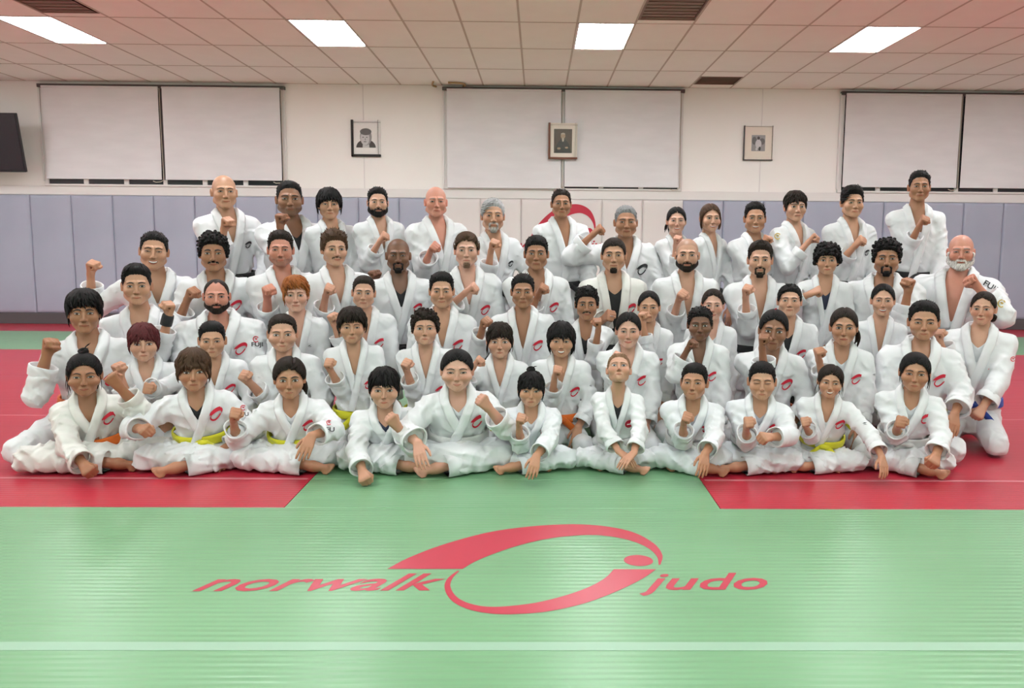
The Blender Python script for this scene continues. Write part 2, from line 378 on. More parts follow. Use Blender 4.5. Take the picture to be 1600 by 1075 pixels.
    if mode == 'curly':
        t_, u = pick(hp.get('n', 150), -.004); n = len(t_); tk = ts+(tt-ts)*sstep(np.sin(u), .2, .9)
        c_ = sph(t_, u, rt(t_, u)+tk*U(.7, 1.15, n))
        ico = np.array([(np.sin(a)*np.cos(b), np.sin(a)*np.sin(b), np.cos(a)) for a in (.05, .8, 1.57, 2.34, 3.09) for b in np.arange(6)*PI/3], f32)
        q6 = np.array([[i*6+k, (i+1)*6+k, (i+1)*6+(k+1) % 6, i*6+(k+1) % 6] for i in range(4) for k in range(6)])
        for i in range(n):
            s_ = hp.get('curl', .011)*U(.7, 1.25, 1); ax = rng.permutation(3)
            G.add(c_[i]+(ico*s_*U(.75, 1.2, 3))[:, ax], q6, np.clip(np.asarray(col)*U(.7, 1.5, 1), 0, 1))
    if mode == 'back':   # smooth strands drawn to the back of the head
        t_ = np.concatenate([U(-1.5, 1.5, N)]); n = N; zl = np.interp(np.abs(t_), AZ, Lz); f0 = np.arcsin(np.clip((zl-HC[2]+U(.002, .007, n))/.108, -.9, .96))
        dt = np.sign(t_+1e-6)*U(.5, 1.5, n); tk = np.full(n, tt)
        put(t_, f0, np.clip(f0+U(.15, .5, n), None, 1.4), dt*.7, tk*.55, tk*.98, U(.004, .007, n), S=6)
    def strand(pts, r, k=6, jit=.006, ends=.3):
        pts = np.asarray(pts, float)
        for i in range(k):
            o = rng.standard_normal(3)*jit; cv = catmull(pts+o*np.linspace(.3, 1.3, len(pts))[:, None], 5); tpr = np.interp(np.linspace(0, 1, len(cv)), [0, .15, .7, 1], [.8, 1, .85, ends])
            V, Fq = ring_tube(cv, r*rng.uniform(.7, 1.1)*tpr, 6); G.add(V, Fq, np.clip(np.asarray(col)*rng.uniform(.75, 1.35), 0, 1))
    tails = hp.get('tail') or []
    tails = [tails] if isinstance(tails, str) else tails
    if 'bun' in tails: strand([(.0, .015, .112), (.018, .02, .128), (.004, .03, .142), (-.018, .02, .132), (-.006, .0, .122), (.012, .008, .136)], .011, 5, .005, .6); strand([(0, .02, .13), (.012, .03, .15), (.028, .03, .156)], .004, 3, .01)
    if 'lowbun' in tails: strand([(.045, .085, -.045), (.065, .085, -.062), (.055, .095, -.082), (.035, .1, -.07), (.05, .09, -.055)], .014, 5, .006, .6)
    if 'knot' in tails: strand([(0, .10, .03), (.022, .115, .03), (0, .125, .045), (-.022, .115, .03), (0, .11, .012)], .014, 4, .005, .6)
    if 'pony' in tails: strand([(0, .095, .03), (0, .13, .025), (.0, .14, -.03), (.005, .12, -.12)], .012, 7, .009, .25)
    if 'side' in tails: strand([(.055, .06, -.01), (.082, .045, -.035), (.088, .03, -.075), (.078, .02, -.115)], .011, 6, .008, .2)
    if 'sideR' in tails: strand([(-.055, .06, -.01), (-.075, .045, -.045), (-.08, .03, -.09)], .009, 5, .008, .2)
    if 'long' in tails:
        for s in (-1, 1): strand([(s*.045, -.03, .085), (s*.075, -.012, .03), (s*.084, .0, -.03), (s*.085, .01, -.10), (s*.075, .02, -.17)], .010, 9, .010, .3)
    if 'curtain' in tails:
        for s in (-1, 1): strand([(s*.058, -.045, .062), (s*.078, -.025, .0), (s*.078, -.02, -.05), (s*.070, -.02, -.088)], .0075, 6, .006, .25)
    if 'wisps' in tails:
        for s in (-1, 1): strand([(s*.05, -.06, .065), (s*.072, -.055, .01), (s*.078, -.045, -.04), (s*.072, -.045, -.08)], .0035, 4, .008, .3)
BEARDS = dict(full=(.012, 1), trim=(.006, 1), goatee=(.012, 2), goat_m=(.010, 3), moust=(.008, 4), stub=(.0, 1), thinm=(.004, 4), white=(.016, 5), chin=(.008, 2))
def build_head(p, rng):
    """returns body-colour Geo in head space, hair Geo, beard Geo"""
    fn = head_fn(p); R = head_R(fn, HD); P = HC+HD*R[:, None]; B = Geo(); H = Geo(); BD = Geo()
    sk = np.asarray(p['skin'], f32); hc = np.asarray(p['hair'], f32); ax = np.abs(P[:, 0])
    red = .9*np.exp(-(((ax-.042)/.020)**2+((P[:, 2]+.030)/.022)**2))*(P[:, 1] < -.03)+.7*np.exp(-((P[:, 0]/.014)**2+((P[:, 2]+.038)/.014)**2))*(P[:, 1] < -.08)
    red = red*p.get('flush', .5)
    col = sk*(1-np.outer(red, [.02, .22, .26])); col *= (1+.03*rng.standard_normal(len(P)))[:, None]
    bd = p.get('beard')
    zone = None
    az = np.abs(np.arctan2(P[:, 0], -P[:, 1]))
    if bd:
        th_, kd = BEARDS[bd]
        low = sstep(-P[:, 2], .052, .066)*(az < 1.75); sideb = sstep(az, .95, 1.15)*sstep(-P[:, 2], -.005, .012)*(az < 1.6)
        cheek = np.maximum(low*(P[:, 2] < -.05-.012*np.cos(az*1.2)), sideb)
        mo = (ax < .032)*np.exp(-(((P[:, 2]+.0545-.006*(ax/.03)**2*-1)/.0062)**2))*(P[:, 1] < -.06)
        lips = (ax < .024)*np.exp(-((P[:, 2]+.069)/.0085)**2)
        chin = (1-sstep(ax, .018, .028))*sstep(-P[:, 2], .079, .088)*(P[:, 1] < -.03)
        ring = np.maximum(chin, (np.abs(ax-.029) < .006)*(P[:, 2] < -.052)*(P[:, 2] > -.10)*(P[:, 1] < -.04)*1.0)
        zone = {1: np.maximum(cheek, mo), 2: chin, 3: np.maximum(ring, mo), 4: mo, 5: np.maximum(cheek, mo*.9)}[kd]*(1-.95*lips)
        bc = np.asarray(p.get('bcol', hc), f32)
        amt = .42 if bd == 'stub' else .75
        col = col*(1-zone[:, None]*amt)+bc*zone[:, None]*amt
        if th_ > 0:
            nz = (.75+.25*rng.uniform(0, 1, len(P)))
            V = HC+HD*(R+np.where(zone > .25, th_*np.clip(zone, 0, 1)*nz, -.003))[:, None]; k = zone > .12; q = HQ[k[HQ].all(1)]
            BD.add(V, q, np.clip(bc*(1+.25*rng.standard_normal(len(P)))[:, None], 0, 1))
    hp = p.get('hp')
    if hp or p.get('shave'):
        Lz = np.array(LINES[(hp or {}).get('line', 'short')])+(hp or {}).get('lift', 0)
        m = sstep(P[:, 2]-np.interp(az, AZ, Lz), -.006, .006)*p.get('shave', .9 if hp else 0)
        col = col*(1-m[:, None])+hc*m[:, None]
    B.add(P, HQ, np.clip(col, 0, 1))
    k = np.arange(NT); top = len(P)
    # facial features laid on the face
    def lay(x, z, off, col_):
        x, z = np.asarray(x, f32).ravel(), np.asarray(z, f32).ravel()
        Q = march(fn, np.stack([x, np.full(len(x), -.16, f32), z], 1), A3(0, 1, 0), 26, .7); Q[:, 1] -= np.asarray(off, f32).ravel(); return Q
    op, sm, gz = p.get('eye', 1.0), p.get('smile', 0.0), p.get('gaze', 0.0)
    for s in (-1, 1):
        u, v = np.meshgrid(np.linspace(-1, 1, 17), np.linspace(0, 1, 9), indexing='ij')
        hu, hl = .0074*op*(1-.25*sm), .0048*min(op, 1)*(1-.5*sm)
        topz = hu*(1-np.abs(u)**2.3); botz = -hl*(1-u*u)
        x = s*.0312*p['w']+u*.0160*p.get('es', 1); z = -.002+p.get('slant', .0014)*u*s+botz+(topz-botz)*v
        d = np.hypot(x-s*.0312*p['w']-gz, (z+.0012)*1.0); ec = np.full(u.shape+(3,), .62, f32)*np.array([1, .96, .93])
        ec[d < .0076] = p.get('iris', (.045, .022, .012)); ec[d < .0032] = (.004, .004, .004)
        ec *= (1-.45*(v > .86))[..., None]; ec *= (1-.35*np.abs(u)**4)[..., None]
        B.add(lay(x, z, .0008+0*x, 0), quads(17, 9, flip=False), ec.reshape(-1, 3))
        # lashes / lid line and crease
        u1 = np.linspace(-1.08, 1.08, 15); zt_ = -.002+p.get('slant', .0014)*u1*s+hu*(1-np.abs(np.clip(u1, -1, 1))**2.3)
        lw = .0021*p.get('lash', 1)*(1-.5*np.abs(u1))+.0006
        x1 = s*.0312*p['w']+u1*.0160*p.get('es', 1)
        X = np.stack([x1, x1], 1); Z = np.stack([zt_-.0007, zt_+lw], 1)
        B.add(lay(X, Z, .0016+0*X, 0), quads(15, 2), np.clip(hc*.5, 0, .05)+.004)
        zc = zt_+.0048-.0012*np.abs(u1); Z = np.stack([zc-.0005, zc+.0005], 1); B.add(lay(X, Z, .0006+0*X, 0), quads(15, 2), sk*.62)
        zb_ = -.002+p.get('slant', .0014)*u1*s-hl*(1-np.clip(u1, -1, 1)**2); Z = np.stack([zb_-.0009, zb_+.0001], 1); B.add(lay(X, Z, .0010+0*X, 0), quads(15, 2), sk*.5)
        # brow
        u2 = np.linspace(0, 1, 13); bx = s*(.0115+.0375*u2)*p['w']; bz = .0165+p.get('bz', 0)+.0065*np.sin(PI*np.clip(u2*.85+.08, 0, 1))-.004*u2**3+p.get('frown', 0)*.005*(u2-.4)
        bw = p.get('bw', 1.0)*(.0030*np.sin(PI*np.clip(.22+.78*u2, 0, 1))**.6+.0006)
        X = np.stack([bx]*4, 1); Z = np.stack([bz-bw, bz-bw*.3, bz+bw*.35, bz+bw], 1); o_ = np.stack([.0004+0*bx, .0022+0*bx, .0022+0*bx, .0004+0*bx], 1)
        bcx = np.asarray(p.get('browc', hc)); B.add(lay(X, Z, o_, 0), quads(13, 4, flip=s < 0), np.clip(bcx*1.0, 0, 1)*(.8+.4*rng.uniform(0, 1, (52, 1))))
        # ears
        rr = np.array([0, .42, .70, .88, 1.0, 1.02]); oo = np.array([.003, .002, .012, .0150, .009, -.006]); a = np.arange(18)*2*PI/18
        Rr, Aa = np.meshgrid(rr, a, indexing='ij'); Oo = np.repeat(oo[:, None], 18, 1)
        ey, ez = .0150*Rr*np.cos(Aa)*(1-.25*(np.sin(Aa) < 0)), .0285*Rr*np.sin(Aa)
        er = p.get('ear', 1.0)
        xo = (.0675*p['w']+Oo*.9+.20*(ey+.016)*1.2)*s*1.0; yy = .012+ey+.12*ez; zz = -.006+ez*er
        V = np.stack([xo, yy, zz], -1).reshape(-1, 3); q = quads(6, 18)
        i, j = np.meshgrid(np.arange(5), np.arange(18), indexing='ij'); i, j = i.ravel(), j.ravel(); j2 = (j+1) % 18
        q = np.stack([i*18+j, i*18+j2, (i+1)*18+j2, (i+1)*18+j], 1)
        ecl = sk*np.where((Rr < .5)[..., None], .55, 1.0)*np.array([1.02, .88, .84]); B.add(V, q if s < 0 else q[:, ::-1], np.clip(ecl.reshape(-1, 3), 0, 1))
    # mouth
    mz, mwid = -.0685, .0235*p.get('mw', 1)*(1+.22*sm); gap = .0135*p.get('open', 0)
    u = np.linspace(-1, 1, 21); curve = (sm*.0075-p.get('sad', 0)*.004)*u*u+p.get('smirk', 0)*.003*u
    lipc = np.clip(sk*np.array(p.get('lip', (.88, .56, .52))), 0, 1)
    up_h = (.0058*p.get('ul', 1))*(1-u*u)**.7*(1-.25*np.exp(-(u/.16)**2)); lo_h = .0072*(1-u*u)**.8
    gu = gap*.45*(1-u*u)**.5; gl = gap*.75*(1-u*u)**.5
    for sgn, hh, g_ in ((1, up_h, gu), (-1, lo_h, gl)):
        v = np.linspace(0, 1, 5); X = np.repeat((u*mwid)[:, None], 5, 1); Z = mz+curve[:, None]+sgn*(g_[:, None]+hh[:, None]*v[None])
        off = .0006+.0030*np.sin(PI*np.clip(v*.9+.05, 0, 1))[None]*(1-u[:, None]**2)
        lc = np.repeat(lipc[None], 105, 0)*(1-.35*(np.tile(v, 21) < .1))[:, None]; B.add(lay(X, Z, off, 0), quads(21, 5, flip=sgn < 0), lc)
    X = np.stack([u*mwid*1.04]*2, 1); ml = .0011+.0006*(1-u*u)
    if gap <= 0: B.add(lay(X, np.stack([mz+curve-ml, mz+curve+ml], 1), .0016+0*X, 0), quads(21, 2), sk*.22)
    else:
        v = np.linspace(0, 1, 6); X = np.repeat((u*mwid*.97)[:, None], 6, 1); Z = mz+curve[:, None]-gl[:, None]+(gu+gl)[:, None]*v[None]
        tc_ = np.where((v > .28)[None, :, None] & (np.abs(u) < .86)[:, None, None], np.array([.74, .70, .64]), np.array([.10, .02, .02]))
        tc_ = tc_*(1-.12*((np.arange(21) % 3) == 0))[:, None, None]; B.add(lay(X, Z, .0004+0*X, 0), quads(21, 6), np.broadcast_to(tc_, (21, 6, 3)).reshape(-1, 3))
    if hp: build_hair(p.get('hs'), fn, RTab(fn), rng, H, hc, hp)
    return B, H, BD
# ------------------------------------------------------------------ hands and feet (templates, adult metres)
FX = [.030, .0105, -.0095, -.0285]; FL = [1.0, 1.08, 1.0, .80]
def fist_fn(P):
    d = rcone(P*A3(1, 1.25, 1), A3(0, .004, .0), A3(0, .006, -.13), .0265, .036)
    pal = None
    for i, x in enumerate(FX):
        c = rcone(P, A3(x*.45, .002, .006), A3(x, .004, .082-.004*(i == 3)), .0175, .0135); pal = c if pal is None else smin(pal, c, .010)
    d = smin(d, pal, .014)
    for i, x in enumerate(FX):
        k = FL[i]; z0 = .083-.005*(i == 3)-.002*(i == 0)
        a, b, c, e = A3(x, .001, z0), A3(x*.97, -.040*k, z0-.004), A3(x*.95, -.043*k, z0-.032*k), A3(x*.92, -.020, z0-.034)
        f = smin(smin(rcone(P, a, b, .0118, .0102), rcone(P, b, c, .0102, .0092), .003), rcone(P, c, e, .0092, .0082), .003); d = smin(d, f, .0035)
    t = smin(rcone(P, A3(.020, -.006, .020), A3(.041, -.026, .046), .0155, .0125), rcone(P, A3(.041, -.026, .046), A3(.024, -.054, .055), .0115, .0105), .006)
    t = smin(t, rcone(P, A3(.024, -.054, .055), A3(-.004, -.057, .056), .0105, .0085), .004)
    return smin(d, t, .004)
def open_fn(P):
    d = rcone(P*A3(1, 1.25, 1), A3(0, .004, .0), A3(0, .006, -.12), .0255, .035); pal = None
    for i, x in enumerate(FX):
        c = rcone(P, A3(x*.45, .002, .006), A3(x, 0, .083-.004*(i == 3)), .0165, .0115); pal = c if pal is None else smin(pal, c, .010)
    d = smin(d, pal, .014)
    for i, x in enumerate(FX):
        k = FL[i]; a = A3(x, 0, .084-.004*(i == 3)); sp = x*.16
        b = a+A3(sp*.6, -.012, .041)*k; c = b+A3(sp*.4, -.013, .022)*k; e = c+A3(sp*.2, -.013, .015)*k
        f = smin(smin(rcone(P, a, b, .0105, .0092), rcone(P, b, c, .0092, .0082), .003), rcone(P, c, e, .0082, .0072), .003); d = smin(d, f, .003)
    t = smin(rcone(P, A3(.018, -.004, .018), A3(.044, -.014, .046), .0145, .0115), rcone(P, A3(.044, -.014, .046), A3(.056, -.022, .075), .0108, .0095), .005)
    t = smin(t, rcone(P, A3(.056, -.022, .075), A3(.058, -.028, .097), .0095, .0078), .004)
    return smin(d, t, .004)
def foot_fn(P):   # toes towards +Z, sole towards -Y, ankle end at origin going to -Z (the shin)
    d = rcone(P, A3(0, .0, -.16), A3(0, .0, .0), .042, .031)
    d = smin(d, rcone(P, A3(0, -.030, -.016), A3(0, -.026, .03), .028, .026), .03)
    d = smin(d, rcone(P, A3(0, -.004, .02), A3(.004, -.030, .105), .031, .020), .03)
    d = smin(d, rcone(P, A3(.020, -.034, .105), A3(-.026, -.036, .090), .017, .015), .02)
    for i, (x, z, r, l) in enumerate(((.028, .118, .0135, .036), (.009, .122, .0098, .028), (-.007, .117, .0092, .024), (-.021, .109, .0088, .021), (-.033, .098, .0085, .018))):
        d = smin(d, rcone(P, A3(x*.95, -.034, z-.012), A3(x*1.05, -.037, z+l*.55), r*.9, r), .004)
    return d
FIST = surfnet(fist_fn, (-.06, -.085, -.17), (.07, .06, .12), .0060)
OPENH = surfnet(open_fn, (-.06, -.07, -.16), (.085, .06, .185), .0056)
FOOT = surfnet(foot_fn, (-.06, -.08, -.18), (.07, .06, .17), .0075)
FOOT_FAR = surfnet(foot_fn, (-.06, -.08, -.18), (.07, .06, .17), .013)
def crease(P, ph, k):
    """ridged folds of a heavy cotton, 0..1"""
    Q = P/f32(k); x, y, z = Q[:, 0], Q[:, 1], Q[:, 2]
    w1 = np.sin(8*x+5*y+ph)+np.sin(9*z-6*x+ph*1.7)+.5*np.sin(17*y+11*z+ph*.6)
    a = 1-np.abs(np.sin(26*x+34*z+12*y+1.5*w1+ph)); b = 1-np.abs(np.sin(-36*x+24*z+22*y+1.7*w1+2*ph)); m = .5+.5*np.sin(11*x-9*z+7*y+3*ph)
    return (a*a*m+b*b*(1-m)).astype(f32)
# ================================================================== the room
WY, CZ = 12.80, 3.58                       # back wall distance, ceiling height
XL, XR, YB = -10.2, 10.0, -5.0
m_wall = vary(mat('wall_paint', (.90,.885,.86), .55), (.88,.865,.84), (.92,.905,.88), .6)
m_trim = mat('white_gloss_paint', (.78,.76,.75), .4)
m_pad = vary(mat('grey_vinyl_pad', (.38,.405,.51), .5), (.36,.385,.49), (.41,.435,.54), 1.2, bump=.15, bscale=3, bdist=.03)
m_padw = vary(mat('white_vinyl_pad', (.74,.70,.70), .5), (.72,.68,.67), (.77,.73,.72), 1.0, bump=.1, bscale=3, bdist=.02)
m_base = mat('dark_grey_rubber', (.09,.085,.09), .6)
m_tile = vary(mat('ceiling_tile', (.92,.895,.85), .9), (.90,.875,.83), (.94,.915,.87), 1.5, bump=.25, bscale=160, bdist=.002)
m_grid = mat('ceiling_grid_metal', (.55,.48,.42), .7)
m_lampframe = mat('light_frame_metal', (.7,.68,.68), .5)
m_diff = mat('light_diffuser', (1,1,1), .6)
bsdf(m_diff).inputs['Emission Color'].default_value = (.965, .98, 1.0, 1); bsdf(m_diff).inputs['Emission Strength'].default_value = LAMP
m_vent = mat('brown_vent_metal', (.24,.165,.13), .6)
m_black = mat('black_plastic', (.012,.012,.016), .35)
m_screen = mat('tv_screen', (.01,.008,.014), .25)
m_glassd = mat('dark_window_glass', (.02,.022,.028), .08)
m_blind = vary(mat('blind_fabric', (.78,.775,.80), .8), (.76,.755,.78), (.80,.795,.82), 2.0, stretch=(1,1,4))
m_bgap = mat('dark_gap', (.10,.09,.09), .8)
m_cord = mat('blind_cord', (.55,.5,.42), .6)
def mat_vinyl(name, c):
    m = mat(name, c, .34); b = bsdf(m); N = m.node_tree
    tc = nd(m, 'ShaderNodeTexCoord')
    no = nd(m, 'ShaderNodeTexNoise', Scale=1.3, Detail=5); lk(m, tc.outputs['Object'], no.inputs['Vector'])
    wv = nd(m, 'ShaderNodeTexWave', Scale=9.0, Distortion=.6, Detail=2.0); wv.bands_direction = 'Y'
    wv.inputs['Detail Scale'].default_value = .6
    lk(m, tc.outputs['Object'], wv.inputs['Vector'])
    mp = nd(m, 'ShaderNodeMapping'); mp.inputs['Scale'].default_value = (1.2, 30, 1); lk(m, tc.outputs['Object'], mp.inputs['Vector'])
    n2 = nd(m, 'ShaderNodeTexNoise', Scale=2.0, Detail=4); lk(m, mp.outputs['Vector'], n2.inputs['Vector'])
    mx = nd(m, 'ShaderNodeMix'); mx.data_type = 'RGBA'; mx.blend_type = 'MIX'
    mx.inputs[6].default_value = (*[x*.86 for x in c], 1); mx.inputs[7].default_value = (*[min(1, x*1.10) for x in c], 1)
    ad = nd(m, 'ShaderNodeMath', operation='ADD'); lk(m, no.outputs['Fac'], ad.inputs[0])
    ml = nd(m, 'ShaderNodeMath', operation='MULTIPLY_ADD'); lk(m, n2.outputs['Fac'], ml.inputs[0]); ml.inputs[1].default_value = 1.0; ml.inputs[2].default_value = -.5
    lk(m, ml.outputs[0], ad.inputs[1]); lk(m, ad.outputs[0], mx.inputs[0]); lk(m, mx.outputs[2], b.inputs['Base Color'])
    # big soft ripples + small ribs
    hs = nd(m, 'ShaderNodeMath', operation='MULTIPLY_ADD'); lk(m, wv.outputs['Fac'], hs.inputs[0]); hs.inputs[1].default_value = .6; lk(m, n2.outputs['Fac'], hs.inputs[2])
    bp = nd(m, 'ShaderNodeBump', Strength=.30, Distance=.004); lk(m, hs.outputs[0], bp.inputs['Height'])
    n3 = nd(m, 'ShaderNodeTexNoise', Scale=4.5, Detail=3); lk(m, tc.outputs['Object'], n3.inputs['Vector'])
    b2 = nd(m, 'ShaderNodeBump', Strength=.06, Distance=.02); lk(m, n3.outputs['Fac'], b2.inputs['Height']); lk(m, bp.outputs['Normal'], b2.inputs['Normal'])
    lk(m, b2.outputs['Normal'], b.inputs['Normal'])
    rr = nd(m, 'ShaderNodeMapRange'); rr.inputs['To Min'].default_value = .27; rr.inputs['To Max'].default_value = .33; b.inputs['Specular IOR Level'].default_value = .4
    lk(m, no.outputs['Fac'], rr.inputs['Value']); lk(m, rr.outputs[0], b.inputs['Roughness'])
    return m
m_green = mat_vinyl('green_tatami_vinyl', (.175,.355,.19))
m_red = mat_vinyl('red_tatami_vinyl', (.44,.022,.045))
m_tape = mat('seam_tape', (.27,.43,.31), .40)
m_tapep = mat('seam_tape_pale', (.55,.17,.20), .3)
m_logo = mat('logo_red_print', (.46,.028,.06), .35)
m_logow = mat('banner_red_print', (.52,.02,.05), .5)
# ---- floor and its mats
fl = tag(MB().box((XL, YB, -.06), (XR, WY+.2, -.021)).build('floor', m_base), 'red and green tatami mat floor with tape along seams', None, None, 'structure')
XC0, XC1 = onz(443, 794)[0], onz(1125, 794)[0]
Y0 = onz(826, 794)[1]
g = .0015
def matpart(name, x0, x1, y0, y1, m, lab=None):
    o = MB().box((x0+g, y0+g, -.02), (x1-g, y1-g, 0.0), .0012).build(name, m, fl)
    if lab: o['label'] = lab
YT = onz(800, 1010)[1]
ylines = [Y0, 4.48, 6.11, 7.95, 9.80]
matpart('green_mat', XL, XR, YB, 0.8, m_green); matpart('green_mat', XL, XR, 0.8, YT, m_green); matpart('green_mat', XL, XR, YT, Y0, m_green)
for a, b in zip(ylines[:-1], ylines[1:]):
    matpart('red_mat', XL, XC0, a, b, m_red); matpart('red_mat', XC1, XR, a, b, m_red)
    matpart('green_mat', XC0, XC1, a, b, m_green)
matpart('green_mat', XL, XR, 9.80, 11.75, m_green); matpart('red_mat', XL, XR, 11.75, WY, m_red)
def tape(x0, x1, y, w_, m): MB().box((x0, y-w_/2, .0002), (x1, y+w_/2, .0010)).build('seam_tape', m, fl)
tape(XL, XR, YT, .056, m_tape)
for y, w_ in ((4.48, .028), (6.11, .020)):
    tape(XL, XC0-.02, y, w_, m_tapep); tape(XC1+.02, XR, y, w_, m_tapep)
tape(XL, XR, 10.6, .02, m_tape)
# ---- the club logo: outline traced as numbers in floor metres
def catmull(P, n=8):
    P = np.asarray(P, float); out = []
    Q = np.vstack([2*P[0]-P[1], P, 2*P[-1]-P[-2]])
    for i in range(1, len(Q)-2):
        p0, p1, p2, p3 = Q[i-1:i+3]
        for t in np.linspace(0, 1, n, endpoint=False):
            out.append(.5*((2*p1)+(-p0+p2)*t+(2*p0-5*p1+4*p2-p3)*t*t+(-p0+3*p1-3*p2+p3)*t**3))
    out.append(P[-1]); return np.array(out)
def px(z): return np.array([onz(280+a/1.6667, 780+b/1.6667)[:2] for a, b in z])
up_out = px([(542,182),(600,152),(690,118),(800,88),(900,73),(1010,66),(1100,70),(1180,86),(1235,115),(1258,145),(1254,170)])
up_in = px([(738,182),(770,163),(820,142),(880,122),(950,105),(1020,96),(1090,94),(1160,104),(1215,124),(1243,148),(1249,172)])
lo_out = px([(724,187),(700,206),(691,226),(698,250),(720,272),(760,289),(820,299),(890,299),(970,291),(1060,270),(1140,240),(1205,208),(1242,183)])
lo_in = px([(730,187),(712,206),(706,226),(716,248),(738,265),(775,277),(820,281),(880,277),(940,268),(1010,250),(1070,228),(1110,205),(1132,183)])
dotc = px([(1196,160)])[0]; dotx = px([(1158,160)])[0]; doty = px([(1196,146)])[0]
def strip(a, b):
    A, B = catmull(a), catmull(b); n = len(A)
    return np.vstack([A, B]), np.array([[i, n+i, n+i+1, i+1] for i in range(n-1)])
ldot = dotc+np.stack([np.cos(np.arange(28)*2*PI/28)*abs(dotc[0]-dotx[0]), np.sin(np.arange(28)*2*PI/28)*abs(doty[1]-dotc[1])], 1)
def logo_pieces():
    P = [strip(up_out, up_in), strip(lo_out, lo_in), (np.vstack([ldot, [dotc]]), np.array([[i, (i+1) % 28, 28] for i in range(28)]))]
    return P
def word_piece(s, quad_bl, quad_br, hx, shear, off=.012, xs=None):
    """lettering from a baseline start to a baseline end (2d), x-height hx"""
    V, T = text_mesh(s, shear, off)
    W = V[:, 0].max()-V[:, 0].min(); V = V.copy(); V[:, 0] -= V[:, 0].min()
    d = np.array(quad_br)-np.array(quad_bl); s1 = 1/W
    up = np.array([-d[1], d[0]]); up /= np.linalg.norm(up)
    return np.array(quad_bl)+V[:, :1]*s1*d+V[:, 1:2]*(hx/.52)*up, T
LP = logo_pieces()
nb0, nb1 = px([(34,239)])[0], px([(686,237)])[0]; jb0, jb1 = px([(1195,236)])[0], px([(1546,235)])[0]
xh = (px([(300,205)])[0]-px([(300,238)])[0])[1]
LP.append(word_piece('norwalk', nb0, nb1, xh, .45)); LP.append(word_piece('judo', jb0, jb1, xh, .45))
names = ['logo_arc', 'logo_arc', 'logo_dot', 'lettering', 'lettering']
def solid(V2, Fc, zmap, th):
    n = len(V2); return np.vstack([zmap(V2, 0), zmap(V2, th)]), [np.asarray(Fc)[:, ::-1], np.asarray(Fc)+n]
lg = tag(empty('floor_logo', (.02, 3.3, 0)), 'red club logo with arc, dot and lettering on green mat', 'logo')
for (V2, Fc), nm in zip(LP, names):
    V, Fs = solid(V2, Fc, lambda q, t: np.c_[q[:, 0], q[:, 1], np.full(len(q), .0006+t)], .0006)
    link(nm, mesh_from(nm, V-np.array([.02, 3.3, 0]), Fs, False), m_logo, lg)
# ---- walls and ceiling
wb = tag(MB().box((XL-.2, WY, -.05), (XR+.2, WY+.2, CZ+.4)).build('wall_back', m_wall), 'cream back wall with windows above a row of pads', None, None, 'structure')
tag(MB().box((XL-.2, YB, -.05), (XL, WY, CZ+.4)).build('wall_left', m_wall), None, None, None, 'structure')
tag(MB().box((XR, YB, -.05), (XR+.2, WY, CZ+.4)).build('wall_right', m_wall), None, None, None, 'structure')
tag(MB().box((XL-.2, YB-.2, -.05), (XR+.2, YB, CZ+.4)).build('wall_front', m_wall), None, None, None, 'structure')
TW, TD = .61, 1.22
tx0 = at(884, 143, WY)[0]; tx0 -= math.floor((tx0-XL)/TW)*TW
ce = tag(MB().box((XL-.2, YB-.2, CZ+.03), (XR+.2, WY+.2, CZ+.12)).build('ceiling', m_tile), 'suspended ceiling of long beige tiles in a metal grid', None, None, 'structure')
lampx = [onz(a, 62, CZ)[0] for a in (115, 522, 930, 1338)]
lampc = sorted(int(round((x-TW/2-tx0)/TW)) for x in lampx)
cols = list(range(-1, int((XR-tx0)/TW)+1))
lampcols = [lampc[1]+5*k for k in range(-3, 4)]
rows = int((WY-YB)/TD)+1
lamprows = [2, 5, 8, 11]
ventcells = {(int(round((onz(1037, 17, CZ)[0]-TW/2-tx0)/TW)), 3), (int(round((onz(80, 5, CZ)[0]-TW/2-tx0)/TW)), 3), (int(round((onz(1120, 130, CZ)[0]-TW/2-tx0)/TW)), 0)}
tmb = MB().box((.006, .006, 0), (TW-.006, TD-.006, .02), .003)
tme = None; far = MB(); gmb = MB()
for r in range(rows):
    y = WY-(r+1)*TD
    for c in cols:
        x = tx0+c*TW
        if x < XL-.3 or x+TW > XR+.3: continue
        if (r in lamprows and c in lampcols) or (c, r) in ventcells: continue
        if r <= 3 and abs(x+.3)*1310/ (y+TD) < 1010:
            if tme is None: o = tmb.build('ceiling_tile', m_tile, ce); tme = o.data
            else: o = link('ceiling_tile', tme, m_tile, ce)
            o.location = (x, y, CZ)
        else: far.box((x+.006, y+.006, CZ), (x+TW-.006, y+TD-.006, CZ+.02))
o = far.build('ceiling_tile', m_tile, ce); o['kind'] = 'stuff'
for c in cols+[cols[-1]+1]: gmb.box((tx0+c*TW-.011, YB, CZ-.003), (tx0+c*TW+.011, WY, CZ+.004))
for r in range(rows+1): gmb.box((XL, WY-r*TD-.011, CZ-.003), (XR, WY-r*TD+.011, CZ+.004))
gmb.build('ceiling_grid', m_grid, ce)
ORD = ['first', 'second', 'third', 'fourth', 'fifth', 'sixth', 'seventh']
lab = {0: 'leftmost of the four lit ceiling panels', 1: 'second lit ceiling panel from the left', 2: 'third lit ceiling panel from the left, nearest the middle', 3: 'rightmost of the four lit ceiling panels'}
